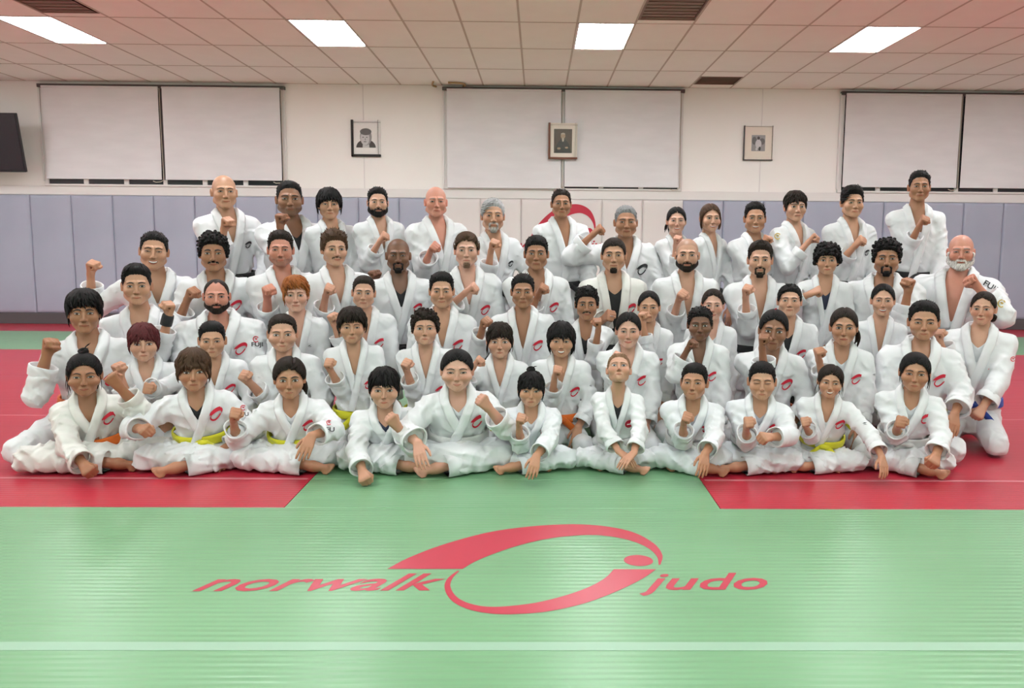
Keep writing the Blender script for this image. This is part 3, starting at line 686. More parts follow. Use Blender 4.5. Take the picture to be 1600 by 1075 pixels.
for r in lamprows:
    for c in lampcols:
        x, y = tx0+c*TW, WY-(r+1)*TD
        if x < XL or x+TW > XR: continue
        t = empty('ceiling_light', (x+TW/2, y+TD/2, CZ))
        if r == 2 and c in lampc: tag(t, lab[lampc.index(c)]+', rectangular white troffer', 'light', 'lit ceiling panels')
        else: tag(t, 'lit ceiling panel outside the frame, %s row from the back wall, %s from the left' % (ORD[lamprows.index(r)], ORD[lampcols.index(c)]), 'light', 'lit ceiling panels')
        a, b = TW/2-.004, TD/2-.004
        f = MB()
        for s in (-1, 1): f.box((s*a, -b, -.004), (s*(a-.022), b, .03)); f.box((-a, s*b, -.004), (a, s*(b-.022), .03))
        f.build('frame', m_lampframe, t)
        MB().box((-a+.02, -b+.02, 0), (a-.02, b-.02, .02)).build('diffuser', m_diff, t)
vl = {}
for (c, r) in sorted(ventcells):
    x, y = tx0+c*TW, WY-(r+1)*TD; b = TD if r == 3 else TD
    d0, d1 = (.55, .03) if r == 0 else (.02, .62)
    t = empty('ceiling_vent', (x+TW/2, y+TD/2, CZ))
    tag(t, {0: 'small brown ceiling vent close to the back wall', 3: 'brown ceiling vent at the top edge, right of centre' if c > 10 and x > -3 else 'brown ceiling vent in the top corner above the television'}[r], 'vent')
    y0, y1 = (-TD/2+.35, TD/2-.30) if r == 0 else (-TD/2+.01, TD/2-.15)
    MB().box((-.295, y0, .004), (.295, y1, .02)).build('back_plate', m_vent, t)
    f = MB()
    for s in (-1, 1): f.box((s*.295, y0, -.006), (s*.272, y1, .01), .003)
    f.box((-.295, y0, -.006), (.295, y0+.023, .01), .003); f.box((-.295, y1-.023, -.006), (.295, y1, .01), .003)
    f.build('frame', m_vent, t)
    k = 9
    for i in range(k):
        yy = y0+.03+(y1-y0-.06)*(i+.5)/k
        MB().box((-.272, -.014, -.002), (.272, .014, .002), 0, Matrix.Translation((0, yy, .004)) @ Matrix.Rotation(.5, 4, 'X')).build('slat', m_vent, t)
    if r == 0: # tile remainder
        MB().box((-.299, -TD/2+.006, 0), (.299, y0, .02)).build('cover_strip', m_tile, t); MB().box((-.299, y1, 0), (.299, TD/2-.006, .02)).build('cover_strip', m_tile, t)
    else: MB().box((-.299, y1, 0), (.299, TD/2-.006, .02)).build('cover_strip', m_tile, t)
# ---- pads, base board
zt = at(835, 311, WY-.05)[2]; zb = at(835, 494, WY-.05)[2]
tag(MB().box((XL, WY-.045, 0), (XR, WY, zb), .004).build('baseboard_back', m_base), 'dark grey rubber base strip under the wall pads', None, None, 'structure')
sx = at(687, 320, WY-.05)[0]; k0 = int((sx-XL)/TW)
xw1 = at(1059, 330, WY-.05)[0]
def pad_mesh():
    nx, nz = 6, 10; V = []; W2 = TW-.005; H = zt-zb
    for j in range(nz+1):
        for i in range(nx+1):
            u, v = i/nx, j/nz
            u = (0, .015, .06, .5, .94, .985, 1)[i]; v = (0, .006, .03, .2, .4, .6, .75, .88, .97, .994, 1)[j]
            bul = .024 if i in (0, nx) or j in (0, nz) else (.040 if i in (1, nx-1) or j in (1, nz-1) else .045)
            fold = .006*math.sin(9*v+3*u)*math.sin(PI*u)*(v > .6)
            uu = u if 0 < i < nx else u; V.append((.0025+u*W2, -bul-fold, v*H))
    n = nx+1; Fq = [[j*n+i, j*n+i+1, (j+1)*n+i+1, (j+1)*n+i] for j in range(nz) for i in range(nx)]
    b0 = len(V)
    V += [(.0025, 0, 0), (.0025+W2, 0, 0), (.0025+W2, 0, H), (.0025, 0, H)]
    Fq += [[b0, b0+1, n-1, 0], [b0+1, b0+2, nz*n+n-1, n-1], [b0+2, b0+3, nz*n, nz*n+n-1], [b0+3, b0, 0, nz*n]]
    return V, Fq
pv, pf = pad_mesh()
pg, pw = mesh_from('wall_pad', pv, [np.array(pf)]), mesh_from('wall_pad', pv, [np.array(pf)])
for k in range(-k0, int((XR-sx)/TW)+1):
    x = sx+k*TW
    white = -.1 < k*TW and x+TW*.5 < xw1
    o = link('wall_pad', pw if white else pg, m_padw if white else m_pad, wb, (x, WY, zb))
# screws along the top of the white pads
for k in range(6):
    for dx in (.06, TW-.06):
        MB().lathe([(0, -.004), (.008, -.004), (.009, 0)], n=8).build('screw', m_base, wb, None).matrix_world = Matrix.Translation((sx+k*TW+dx, WY-.030, zt-.03)) @ Matrix.Rotation(PI/2, 4, 'X')
# banner logo on the white pads (same mark, upright on the wall)
bl = tag(empty('wall_logo', (1.0, WY-.07, 1.4)), 'red club logo on the white wall pads behind the standing row', 'logo')
c0 = np.array([(up_out[:, 0].min()+up_out[:, 0].max())/2, up_out[:, 1].max()])
wtop = at(903, 319, WY-.07); sxl = at(838, 362, WY-.07)[0]; wdot = at(921, 362, WY-.07)
kx = (wdot[0]-at(811, 385, WY-.07)[0])/(dotc[0]-px([(390, 222)])[0][0]); kz = (wtop[2]-wdot[2])/(up_out[:, 1].max()-dotc[1])
for (V2, Fc), nm in zip(LP, names):
    def wm(q, t): return np.c_[wdot[0]+(q[:, 0]-dotc[0])*kx, np.full(len(q), WY-.050-t), wdot[2]+(q[:, 1]-dotc[1])*kz]
    V, Fs = solid(V2, Fc, wm, .003)
    link(nm, mesh_from(nm, V-np.array([1.0, WY-.07, 1.4]), Fs, False), m_logow, bl)
# ledge over the pads
zl0, zl1 = zt+.005, at(835, 297, WY)[2]
tag(MB().box((XL, WY-.02, zl0), (XR, WY, zl1), .004).build('trim_1', m_trim), 'white ledge band between the pads and windows', None, None, 'structure')
for p in (567, 1192): # wall sheet joints
    a = at(p, 143, WY)[0]; MB().box((a-.008, WY-.006, zl1), (a+.008, WY, CZ), .002).build('wall_joint', m_trim, wb)
# ---- windows with roller blinds
bays = [(66, 253, 442, 139, 281, 'left'), (696, 880, 1065, 144, 292, 'middle'), (1317, 1502, 1690, 151, 294, 'right')]
ords = ['leftmost white roller blind, beside the television', 'second white roller blind from the left', 'white roller blind left of the brown framed portrait', 'white roller blind right of the brown framed portrait', 'white roller blind above the tallest standing person', 'rightmost white roller blind, cut by the frame']
bi = 0
for wi, (p0, p1, p2, q0, q1, nm) in enumerate(bays):
    pc = (p0+p1)/2
    x0, x1, x2 = (at(p, q0, WY)[0] for p in (p0, p1, p2))
    z1 = at(pc, q0-3, WY)[2]; z0 = zl1-.0
    zB = at(pc, q1-3, WY-.09)[2]
    wn = tag(empty('window_%d' % (wi+1), ((x0+x2)/2, WY, z0)), 'wide %s window behind white roller blinds' % nm, None, None, 'structure')
    o3 = np.array([(x0+x2)/2, WY, z0])
    MB().box((x0, WY-.012, z0+.02), (x2, WY-.004, z1), 0).build('pane', m_glassd, wn, None, off=o3)
    f = MB()
    for x in (x0, x1, x2): f.box((x-.03, WY-.035, z0), (x+.03, WY-.002, z1), .004)
    f.box((x0-.03, WY-.04, z0), (x2+.03, WY-.002, z0+.03), .004); f.build('window_frame', m_trim, wn, None, off=o3)
    for a, b in ((x0, x1), (x1, x2)):
        for t in (.33, .67):
            xx = a+(b-a)*t; MB().box((xx-.035, WY-.03, z0+.03), (xx+.035, WY-.002, z1), .003).build('mullion', m_trim, wn, None, off=o3)
    MB().box((x0-.04, WY-.075, z1-.02), (x2+.04, WY, z1+.03), .004).build('head_rail', m_bgap, wn, None, off=o3)
    MB().box((x1-.018, WY-.05, zB-.02), (x1+.018, WY-.036, z1)).build('divider', m_bgap if wi != 1 else m_trim, wn, None, off=o3)
    MB().box((x0-.045, WY-.05, zB-.05), (x0-.02, WY-.002, z1)).build('side_jamb', m_trim, wn, None, off=o3)
    for a, b in ((x0, x1), (x1, x2)):
        t = tag(empty('roller_blind', ((a+b)/2, WY-.08, z1)), ords[bi], 'blind', 'roller blinds on the back wall'); bi += 1
        w2 = (b-a)/2-.028; H = z1-.02-(zB+(.03 if wi == 1 and b == x1 else 0)*-1)
        nx, nz = 12, 10; V = []
        for j in range(nz+1):
            for i in range(nx+1):
                u, v = i/nx, j/nz
                V.append((-w2+2*w2*u, .004*math.sin(5*u+2*v+wi)*math.sin(PI*v)-.004*math.sin(7*u*v), -.02-H*v))
        V += [(x_, y_+.004, z_) for x_, y_, z_ in V]; n = nx+1; m2 = n*(nz+1)
        Fq = [[j*n+i, (j+1)*n+i, (j+1)*n+i+1, j*n+i+1] for j in range(nz) for i in range(nx)]
        Fq += [[q+m2 for q in f_[::-1]] for f_ in Fq]
        link('fabric', mesh_from('fabric', V, [np.array(Fq)]), m_blind, t)
        MB().box((-w2, -.008, -.02-H-.018), (w2, .012, -.02-H+.004), .004).build('bottom_bar', m_blind, t)
        MB().tube([(-w2, .0, -.012), (w2, .0, -.012)], .016, 10).build('roller', m_blind, t)
        cx = w2+.015
        MB().tube([(cx, .01, -.02), (cx, .01, -H*.5), (cx+.01, .01, -H-.04), (cx-.03, -.005, -H-.07), (cx-.10, -.012, -H-.075), (cx-.14, -.012, -H-.06)], .006, 6).build('pull_chain', m_cord, t)
# ---- television on its bracket
tt, tb = at(30, 176, 12.25), at(45.5, 270, 12.40)
tv = tag(empty('television', (tt[0]-.55, WY-.01, (tt[2]+tb[2])/2)), 'black flat television tilted forward on the wall, cut by the frame', 'television')
Ht = tt[2]-tb[2]; ang = math.atan2(.16, Ht); Wt = 1.35
Mt = Matrix.Translation((.50-Wt/2, -.47, 0)) @ Matrix.Rotation(ang, 4, 'X')
MB().box((-Wt/2, .0, -Ht/2), (Wt/2, .05, Ht/2), .008, Mt).build('casing', m_black, tv)
MB().box((-Wt/2+.018, -.004, -Ht/2+.03), (Wt/2-.018, .002, Ht/2-.018), .001, Mt).build('screen', m_screen, tv)
MB().box((-.25, .05, -.15), (.25, .08, .15), .005, Mt).tube([(.5-Wt/2, -.38, 0), (.5-Wt/2, -.02, -.05)], .03, 8).box((.3-Wt/2, -.03, -.25), (.7-Wt/2, 0, .25), .004).build('wall_bracket', m_black, tv)
# ---- framed portraits
m_pf1 = mat('black_frame_lacquer', (.012,.010,.011), .65); m_pf2 = mat('brown_frame_wood', (.17,.06,.03), .4); m_pf3 = mat('dark_thin_frame', (.05,.045,.045), .35)
m_paper = mat('photo_paper', (.92,.91,.90), .5); m_matb = mat('cream_mount', (.90,.82,.72), .6)
m_ph = [mat('photo_grey_%d' % i, (v, v, v*1.02), .35) for i, v in enumerate((.62, .30, .10, .02))]
m_phb = [mat('photo_sepia_%d' % i, c, .4) for i, c in enumerate(((.09,.055,.035), (.42,.28,.18), (.025,.018,.016), (.5,.42,.34)))]
m_pglass = mat('picture_glass', (1,1,1), .03)
_tr = nd(m_pglass, 'ShaderNodeBsdfTransparent'); _gl = nd(m_pglass, 'ShaderNodeBsdfGlossy', Roughness=.03); _fr = None; _mx = nd(m_pglass, 'ShaderNodeMixShader')
_mx.inputs[0].default_value = .035; lk(m_pglass, _tr.outputs[0], _mx.inputs[1]); lk(m_pglass, _gl.outputs[0], _mx.inputs[2]); lk(m_pglass, _mx.outputs[0], m_pglass.node_tree.nodes['Material Output'].inputs[0])
def disc(c, rx, rz, y, n=20, a0=0, a1=2*PI):
    a = np.linspace(a0, a1, n); V = [(c[0], y, c[1])]+[(c[0]+rx*math.cos(t), y, c[1]+rz*math.sin(t)) for t in a]
    V2 = [(x, y_-.0015, z) for x, y_, z in V]
    F1 = [[0, i+1, i] for i in range(1, n)]
    return V+V2, [np.array(F1), np.array([[p+n+1 for p in f] for f in F1])]
def portrait(pl, pt, pr, pb, mf, fw, label, kind, out=.015):
    a, b = at(pl, pt, WY-out-.015), at(pr, pb, WY-out-.015); c = (a+b)/2; W2, H2 = (b[0]-a[0])/2, (a[2]-b[2])/2
    t = tag(empty('framed_portrait', (c[0], WY-out, c[2])), label, 'picture')
    f = MB()
    for s in (-1, 1): f.box((s*W2, -.03, -H2), (s*(W2-fw), .012, H2), .004); f.box((-W2, -.03, s*H2), (W2, -.03+.042, s*(H2-fw)), .004)
    f.build('frame', mf, t)
    MB().box((-W2+.005, -.008, -H2+.005), (W2-.005, .01, H2-.005)).build('mount', m_paper if kind == 0 else m_matb, t)
    def put(nm, V, Fs, m): link(nm, mesh_from(nm, V, Fs, False), m, t)
    if kind == 0:
        put('photo_background', *disc((0, -.01), .01, .01, -.009), m_paper)
        p = [((.0, -.135), .145, .12, 3), ((-.0, -.135), .05, .13, 0), ((0, .02), .088, .125, 1), ((-.012, .0), .066, .10, 0), ((0, .095), .085, .05, 2)]
        for i, (cc, rx, rz, mi) in enumerate(p):
            put('photo_figure', *disc(cc, rx, rz, -.0095-.0012*i, 22, *( (0, PI) if i in (0, 1) else (0, 2*PI))), m_ph[mi])
        for s in (-1, 1): put('photo_figure', *disc((s*.027-.012, .015), .013, .006, -.0165), m_ph[3])
        put('photo_figure', *disc((-.012, -.05), .022, .006, -.0165), m_ph[2]); put('photo_figure', *disc((-.008, -.015), .008, .018, -.0163), m_ph[1])
    else:
        w3, h3 = (W2*.62, H2*.66) if kind == 1 else (W2*.46, H2*.46)
        P = m_phb if kind == 1 else m_ph
        MB().box((-w3, -.0105, -h3), (w3, -.008, h3)).build('photo_print', P[0] if kind == 1 else m_ph[1], t)
        if kind == 1:
            p = [((0, -h3), w3*.85, h3*1.15, P[2], (0, PI)), ((0, h3*.42), w3*.26, h3*.24, P[1], (0, 2*PI)), ((0, h3*.55), w3*.25, h3*.13, P[3], (0, PI)), ((0, .02), w3*.12, h3*.18, P[3], (0, 2*PI)), ((-w3*.45, -h3*.62), w3*.2, h3*.09, P[1], (0, 2*PI)), ((w3*.4, -h3*.55), w3*.18, h3*.08, P[1], (0, 2*PI))]
        else:
            p = [((-w3*.6, h3*.3), w3*.35, h3*.5, m_ph[2], (0, 2*PI)), ((w3*.55, h3*.2), w3*.4, h3*.4, m_ph[2], (0, 2*PI)), ((0, -h3*.1), w3*.45, h3*.55, m_ph[0], (0, 2*PI)), ((0, h3*.62), w3*.2, h3*.2, m_ph[3], (0, 2*PI)), ((w3*.2, -h3*.7), w3*.16, h3*.26, m_ph[3], (0, 2*PI)), ((-w3*.25, -h3*.75), w3*.16, h3*.2, m_ph[0], (0, 2*PI))]
        for i, (cc, rx, rz, mm, an) in enumerate(p): put('photo_figure', *disc(cc, rx, rz, -.0115-.001*i, 20, *an), mm)
    MB().box((-W2+.004, -.024, -H2+.004), (W2-.004, -.022, H2-.004)).build('glazing', m_pglass, t)
    if kind == 1: t.rotation_euler.x = .085; t.location.y -= .03
portrait(548, 187, 595, 245, m_pf1, .035, 'black framed black and white portrait left of the middle window', 0)
portrait(857, 192, 902, 249, m_pf2, .030, 'brown framed sepia portrait between the two middle blinds', 1, .115)
portrait(1163, 196, 1207, 251, m_pf3, .014, 'thin dark framed small photo on wide cream mount, right', 2)
# ---- loose cable loop on the ceiling
cb = tag(empty('ceiling_cable', tuple(onz(700, 133, CZ))), 'thin tan cable looping down from the ceiling by the wall', 'cable')
o3 = onz(700, 133, CZ); pts = [onz(a, b, CZ-.02)-o3 for a, b in ((677,129),(677,134),(695,137),(718,137),(727,133),(720,130),(700,129))]
pts[0][2] = .0
MB().tube(catmull(pts, 5), .014, 7).build('cable_run', mat('tan_cable', (.42,.27,.12), .6), cb, smooth=True)
# ================================================================== one person
def nrm(v): v = np.asarray(v, float); return v/(np.linalg.norm(v)+1e-9)
def frame_torso(hip, nb, yaw):
    z = nrm(nb-hip); x0 = np.array([math.cos(yaw), math.sin(yaw), 0]); y = nrm(np.cross(z, x0)); x = np.cross(y, z)
    return np.stack([x, y, z]).astype(f32)     # rows
def ik(S, W, la, lb, pole):
    d = W-S; D = np.linalg.norm(d); s = max(1.0, D/(.985*(la+lb))); la, lb = la*s, lb*s
    D = max(D, abs(la-lb)*1.05+.01); n = d/(np.linalg.norm(d)+1e-9)
    a = (la*la-lb*lb+D*D)/(2*D); h = math.sqrt(max(la*la-a*a, 1e-6)); p = np.asarray(pole, float); p = nrm(p-n*np.dot(p, n))
    return S+n*a+p*h
EMB_U = catmull([(-.95,.05),(-.62,.52),(-.1,.90),(.45,1.0),(.86,.80),(1.0,.42),(.92,.02)], 4), catmull([(-.42,.05),(-.18,.24),(.10,.40),(.42,.48),(.70,.44),(.84,.28),(.86,.04)], 4)
EMB_L = catmull([(-.50,-.02),(-.62,-.35),(-.50,-.72),(-.12,-.98),(.30,-.90),(.66,-.52),(.86,-.08)], 4), catmull([(-.44,-.02),(-.50,-.35),(-.38,-.62),(-.08,-.80),(.22,-.72),(.50,-.42),(.66,-.08)], 4)
def person(c):
    rng = np.random.default_rng(abs(hash_s(c['id'])) % 100000)
    Y, adult, pose = c['Y'], c['adult'], c['pose']
    hp = c['face'].get('hp'); htop = (hp or {}).get('top', 0)*.75+(hp or {}).get('len', 0)*.25*((hp or {}).get('mode') in ('up', 'spike'))
    pt, pc = at(c['hx'], c['ty'], Y), at(c['hx'], c['cy'], Y-.05)
    k = (pt[2]-pc[2])/(.2310+htop)*c.get('hk', 1.0)
    hc = np.array([(pt[0]+pc[0])/2, Y-.02, pc[2]+.1155*k]); face_cam = math.degrees(math.atan2(-hc[0], Y))
    hy, hpit, hr = [math.radians(a) for a in (c.get('hyaw', 0)+face_cam*.9, c.get('hpit', 0), c.get('hroll', 0))]
    RH = np.array((Matrix.Rotation(hy, 3, 'Z') @ Matrix.Rotation(-hpit, 3, 'X') @ Matrix.Rotation(hr, 3, 'Y')))
    sw = c['sw']*.231*k
    nb = hc+np.array([c.get('nx', 0)*k, .030*k+.0, -(.1155+c.get('neck', (.046 if pose == 'stand' else .050) if adult else .030))*k]); nb[0] -= math.sin(hr)*.08*k; nb[1] += .02*max(0, -hpit)
    la, lb = (.285*k, .250*k) if adult else (.235*k, .205*k)
    TL = .41*k if adult else .315*k
    zh = {'cross': .50*sw, 'seiza': .215*k if adult else .175*k, 'tall': TL+.075*k, 'stand': max(.48*(pt[2]), .7)}[pose]
    hip = np.array([nb[0]+c.get('lean', 0), Y+c.get('hdy', .04), zh])
    L = float(np.linalg.norm(nb-hip)); yaw = math.radians(c.get('yaw', 0)+face_cam*.7); RT = frame_torso(hip, nb, yaw)
    base = np.array([hip[0], hip[1], 0.0])
    W = lambda q: (np.asarray(q, f32)@RT)+hip      # torso -> world
    fat = c.get('fat', 0.0)
    ua = np.array([-.6, -.25, .0, .22, .5, .75, .90, 1.0], f32)
    av = sw*np.array([1.06, 1.0, .92, .82+fat, .86+fat*.8, .86, .68, .45], f32); bv = sw*np.array([.74, .72, .68, .56+fat, .60+fat, .60+fat*.3, .50, .34], f32)
    zbot = {'cross': -.02*k, 'seiza': -.10*k, 'tall': -.20*k, 'stand': -.24*k}[pose]
    ph = rng.uniform(0, 6)
    def torso_q(q, g=0.0, wr=1.0):
        z = q[:, 2]; u = z/L; a = np.interp(u, ua, av).astype(f32)+g; b = np.interp(u, ua, bv).astype(f32)+g
        r = ((np.abs(q[:, 0])/a)**2.3+(np.abs(q[:, 1])/b)**2.3)**(1/2.3)
        d = (r-1)*np.minimum(a, b)
        if wr:
            d = d+wr*k*.014*(1-crease(q, ph, k))*(.7+.8*np.exp(-((u-.28)/.2)**2))
        return d
    S = {s: W([s*.78*sw, .02*sw, L-.34*sw]) for s in (-1, 1)}
    chh = c.get('ch', .20 if adult else .26)*sw
    def jtorso(P, wr=1.0):
        q = (P-hip.astype(f32))@RT.T; d = torso_q(q, 0, wr); d = smax(d, q[:, 2]-(L-.02*sw), .03); d = np.maximum(d, zbot-q[:, 2])
        qa = np.stack([np.abs(q[:, 0]), q[:, 1], q[:, 2]], 1)
        d = smin(d, rcone(qa, A3(.20*sw, .03*sw, L-.10*sw), A3(.78*sw, .02*sw, L-.37*sw), .25*sw, .29*sw), .05*k)
        col_ = rcone(q, A3(0, .03*sw, L-.3*sw), A3(0, .09*sw, L+chh), .38*sw, .335*sw); d = smin(d, smax(col_, q[:, 2]-(L+chh), .01), .03*k)
        return d
    # ---- arms
    arms = {}
    for s, key in ((-1, 'R'), (1, 'L')):
        a = c.get(key) or ('lap',); md = a[0]; opt = a[-1] if isinstance(a[-1], dict) else {}
        if md in ('fist', 'open', 'loose'):
            dy0 = opt.get('dy', -.21*k if md == 'fist' else -.30*k); best = None
            for dy in np.concatenate([[dy0], dy0+np.linspace(-.02, .34, 19)]):
                w_ = at(a[1], a[2], Y+dy); w_ = w_+np.array([0, 0, {'fist': 0, 'open': .085, 'loose': .055}[md]*k])
                D = np.linalg.norm(w_-S[s]); sc = max(0, D-1.06*(la+lb))+max(0, .42*(la+lb)-D)*.6
                if best is None or sc < best[0]-1e-4: best = (sc, w_)
            tgt = best[1]; Wp = tgt; pole = opt.get('pole', (-s*.28, -.12, -1) if md == 'fist' else (s*.9, .35, -.35))
        elif md == 'down': Wp = S[s]+np.array([s*.10, -.05, -.96])*(la+lb); pole = (s*.3, 1, 0)
        else:
            Wp = W([s*.66*sw, -.95*sw, .10*L]); Wp[2] = max(Wp[2], .12*k); pole = (s*.9, .35, -.45)
            if pose == 'tall': Wp = W([s*.80*sw, -.62*sw, -.02*L])
        E = ik(S[s], Wp, la, lb, pole)
        if md == 'fist':
            for _ in range(3): Wp = tgt-nrm(Wp-E)*.055*k; E = ik(S[s], Wp, la, lb, pole)
        arms[s] = (S[s], E, Wp, md, opt)
    # ---- legs
    legs = {}
    for s in (-1, 1):
        H = hip+np.array([math.cos(yaw)*s, math.sin(yaw)*s, 0])*.40*sw
        kx, fwd = c.get('kx', 1.28), c.get('kf', .15)
        if pose == 'cross':
            front = (c.get('front', 'R') == 'R') == (s < 0)
            K = np.array([hip[0]+s*kx*sw, hip[1]-fwd*k*(1.0 if front else .9), .40*sw])
            An = np.array([hip[0]-s*(.62 if front else .18)*sw, hip[1]-(.275*k if front else .19*k), .045*k]); fd = nrm([-s, -.35, -.02]); fn_ = nrm([-s*.25, .75, -.75])
            if front: fn_ = nrm([s*.1, .8, -.6])
            K[2] = max(K[2], .085*k)
        elif pose == 'seiza':
            K = np.array([hip[0]+s*c.get('kx', .85)*sw, hip[1]-.80*TL, .085*k]); An = np.array([hip[0]+s*.42*sw, hip[1]+.10*k, .07*k]); fd = nrm([-s*.2, 1, -.1]); fn_ = np.array([0, .1, 1.])
        elif pose == 'tall':
            K = np.array([hip[0]+s*.62*sw, hip[1]-.06*k, .075*k]); An = K+np.array([0, .34*k, -.01]); fd = nrm([0, .8, -.3]); fn_ = np.array([0, .4, 1.])
        else:
            K = hip+np.array([s*.50*sw, -.03, -zh*.49]); An = np.array([hip[0]+s*.55*sw, hip[1]+.02, .075*k]); fd = nrm([s*.15+math.sin(yaw), -math.cos(yaw), -.05]); fn_ = np.array([0, 0, -1.])
        if pose != 'stand':
            cy_, sy_ = math.cos(yaw), math.sin(yaw); rz = np.array([[cy_, -sy_, 0], [sy_, cy_, 0], [0, 0, 1]])
            b0 = np.array([hip[0], hip[1], 0]); K, An, fd, fn_ = b0+rz@(K-b0), b0+rz@(An-b0), rz@fd, rz@np.asarray(fn_, float)
        legs[s] = (H, K, An, fd, fn_)
    root = empty('person', base); tag(root, c['label'], 'person', c['group'])
    off = base
    # ---- jacket
    rs = [.335*sw, .305*sw, .30*sw] if adult else [.345*sw, .325*sw, .33*sw]
    cf = {}
    uv = c.get('uv', .63)
    dth = .16*k
    def jacket(P):
        d = jtorso(P); q = (P-hip.astype(f32))@RT.T
        wv = .265*sw*np.clip((q[:, 2]/L-uv)/(.98-uv), 0, 1.25); wedge = np.maximum(np.abs(q[:, 0])-wv, q[:, 1]-.02*sw)
        wedge = np.where(q[:, 2] > uv*L, wedge, 1.0); d = np.maximum(d, -wedge)
        for s in (-1, 1):
            S_, E, Wp, md, opt = arms[s]; f = cf[s]; S_, E, Wp = S_.astype(f32), E.astype(f32), Wp.astype(f32); Ce = E+(Wp-E)*(f-.17); ax = nrm(Wp-E).astype(f32); cw = .015*k*(crease(P, ph+s*2, k)-.35)
            e1 = rcone(P, S_, E, rs[0], rs[1], .0035*k, ph+s, 4); e2 = np.maximum(rcone(P, E, Wp, rs[1], rs[2], .0035*k, ph+2*s, 4), (P-Ce)@ax)
            sl = smin(e1, e2, .02*k)-cw; d = smin(d, sl, .028*k)
        return np.maximum(d, .012-P[:, 2])
    for s in (-1, 1): md = arms[s][3]; cf[s] = arms[s][4].get('cuff', {'fist': .68 if adult else .62, 'open': .80, 'loose': .80, 'down': .86, 'lap': .84}[md])
    pts = np.array([p for s in (-1, 1) for p in arms[s][:3]]+[W([0, 0, zbot])]+[W([x*sw, y*sw, z]) for x in (-1, 1) for y in (-.8, .8) for z in (zbot, L+.12*sw)])
    h = c['h']
    V, q = surfnet(jacket, pts.min(0)-.40*sw, pts.max(0)+.40*sw, h); V = relax(V, q)
    J = Geo(); J.add(V, q)
    for s in (-1, 1):   # hollow cuffs
        S_, E, Wp, md, opt = arms[s]; ax = nrm(Wp-E); C0 = E+(Wp-E)*(cf[s]-.24); C1 = E+(Wp-E)*cf[s]; r0, r1 = rs[1]*.99, rs[2]*1.04
        cv = np.array([C0, C0*.5+C1*.5, C1-ax*.004, C1, C1-ax*.002, C1-ax*.004, C0*.62+C1*.38]); rr = [r0, (r0+r1)/2+.003*k, r1+.003*k, r1, r1-.004*k, r1-.006*k, r1-.009*k]
        x = nrm(np.cross([.3, 1, .2], ax)); y = np.cross(ax, x); n = 22; a = np.arange(n)*2*PI/n
        wv = 1+.07*np.sin(2*a+ph)+.05*np.sin(3*a+ph*2)
        Vc = np.concatenate([cv[i]+rr[i]*wv[:, None]*(np.cos(a)[:, None]*x+np.sin(a)[:, None]*y) for i in range(7)])
        i, kk = np.meshgrid(np.arange(6), np.arange(n), indexing='ij'); i, kk = i.ravel(), kk.ravel(); k2 = (kk+1) % n
        J.add(Vc, np.stack([i*n+kk, i*n+k2, (i+1)*n+k2, (i+1)*n+kk], 1))
    mg = m_gi[c.get('gi', 0)]
    jo = J.build('jacket', mg, root, off)
    # ---- lapels
    jt = lambda P: jtorso(P, 0)
    lw = .25*sw
    def lapel(s, over):
        zz = np.linspace(c.get('lapz', .24), .97, 9)
        P0 = [(s*(.265*sw*(z-uv)/(.98-uv)+.5*lw), -.75*sw-.3*sw*(z < .7), z*L) for z in zz]
        if s < 0 and not over: P0 = [p for p in P0 if p[2] > .40*L]
        P0 = np.array(P0); P0[:, 1] = -2*sw; jq = lambda q: jt(np.asarray(q@RT, f32)+hip.astype(f32)); P0 = march(jq, P0.astype(f32), A3(0, 1, 0), 30, .6).tolist()
        P0 += [(s*.40*sw, -.16*sw, L+.10*sw), (s*.40*sw, .08*sw, L+chh*.80), (s*.25*sw, .36*sw, L+chh*.92), (0, .43*sw, L+chh*.92)]
        cv = catmull(P0, 4).astype(f32); Pw = W(cv)
        for _ in range(3):
            Pw[1:-1] = Pw[1:-1]*.5+(Pw[:-2]+Pw[2:])*.25; Pw, g = snap(jt, Pw, 2)
        Pw[1:-1] = Pw[1:-1]*.5+(Pw[:-2]+Pw[2:])*.25; g[1:-1] = g[1:-1]*.5+(g[:-2]+g[2:])*.25
        T = np.gradient(Pw, axis=0); T /= np.linalg.norm(T, axis=1)[:, None]+1e-9; X = np.cross(T, g); X /= np.linalg.norm(X, axis=1)[:, None]+1e-9
        th = (.016 if over else .011)*k; rows = []
        for t_, o_ in ((-.52, -.012*k), (-.5, th*.7), (-.25, th), (.25, th), (.5, th*.7), (.52, -.012*k)):
            Q, g2 = snap(jt, Pw+X*(t_*lw), 2); rows.append(Q+g2*o_)
        V = np.stack(rows, 1).reshape(-1, 3); m = len(Pw); qd = quads(m, 6, flip=False)
        G = Geo(); G.add(V, qd); G.add(rows_cap(rows, 0), np.array([[0, 1, 2, 3], [0, 3, 4, 5]])); return G.build('lapel', mg, jo, off)
    lapel(-1, False); lapel(1, True)
    # ---- trousers
    rk = (.42, .36, .335) if pose == 'cross' else (.42, .37, .31)
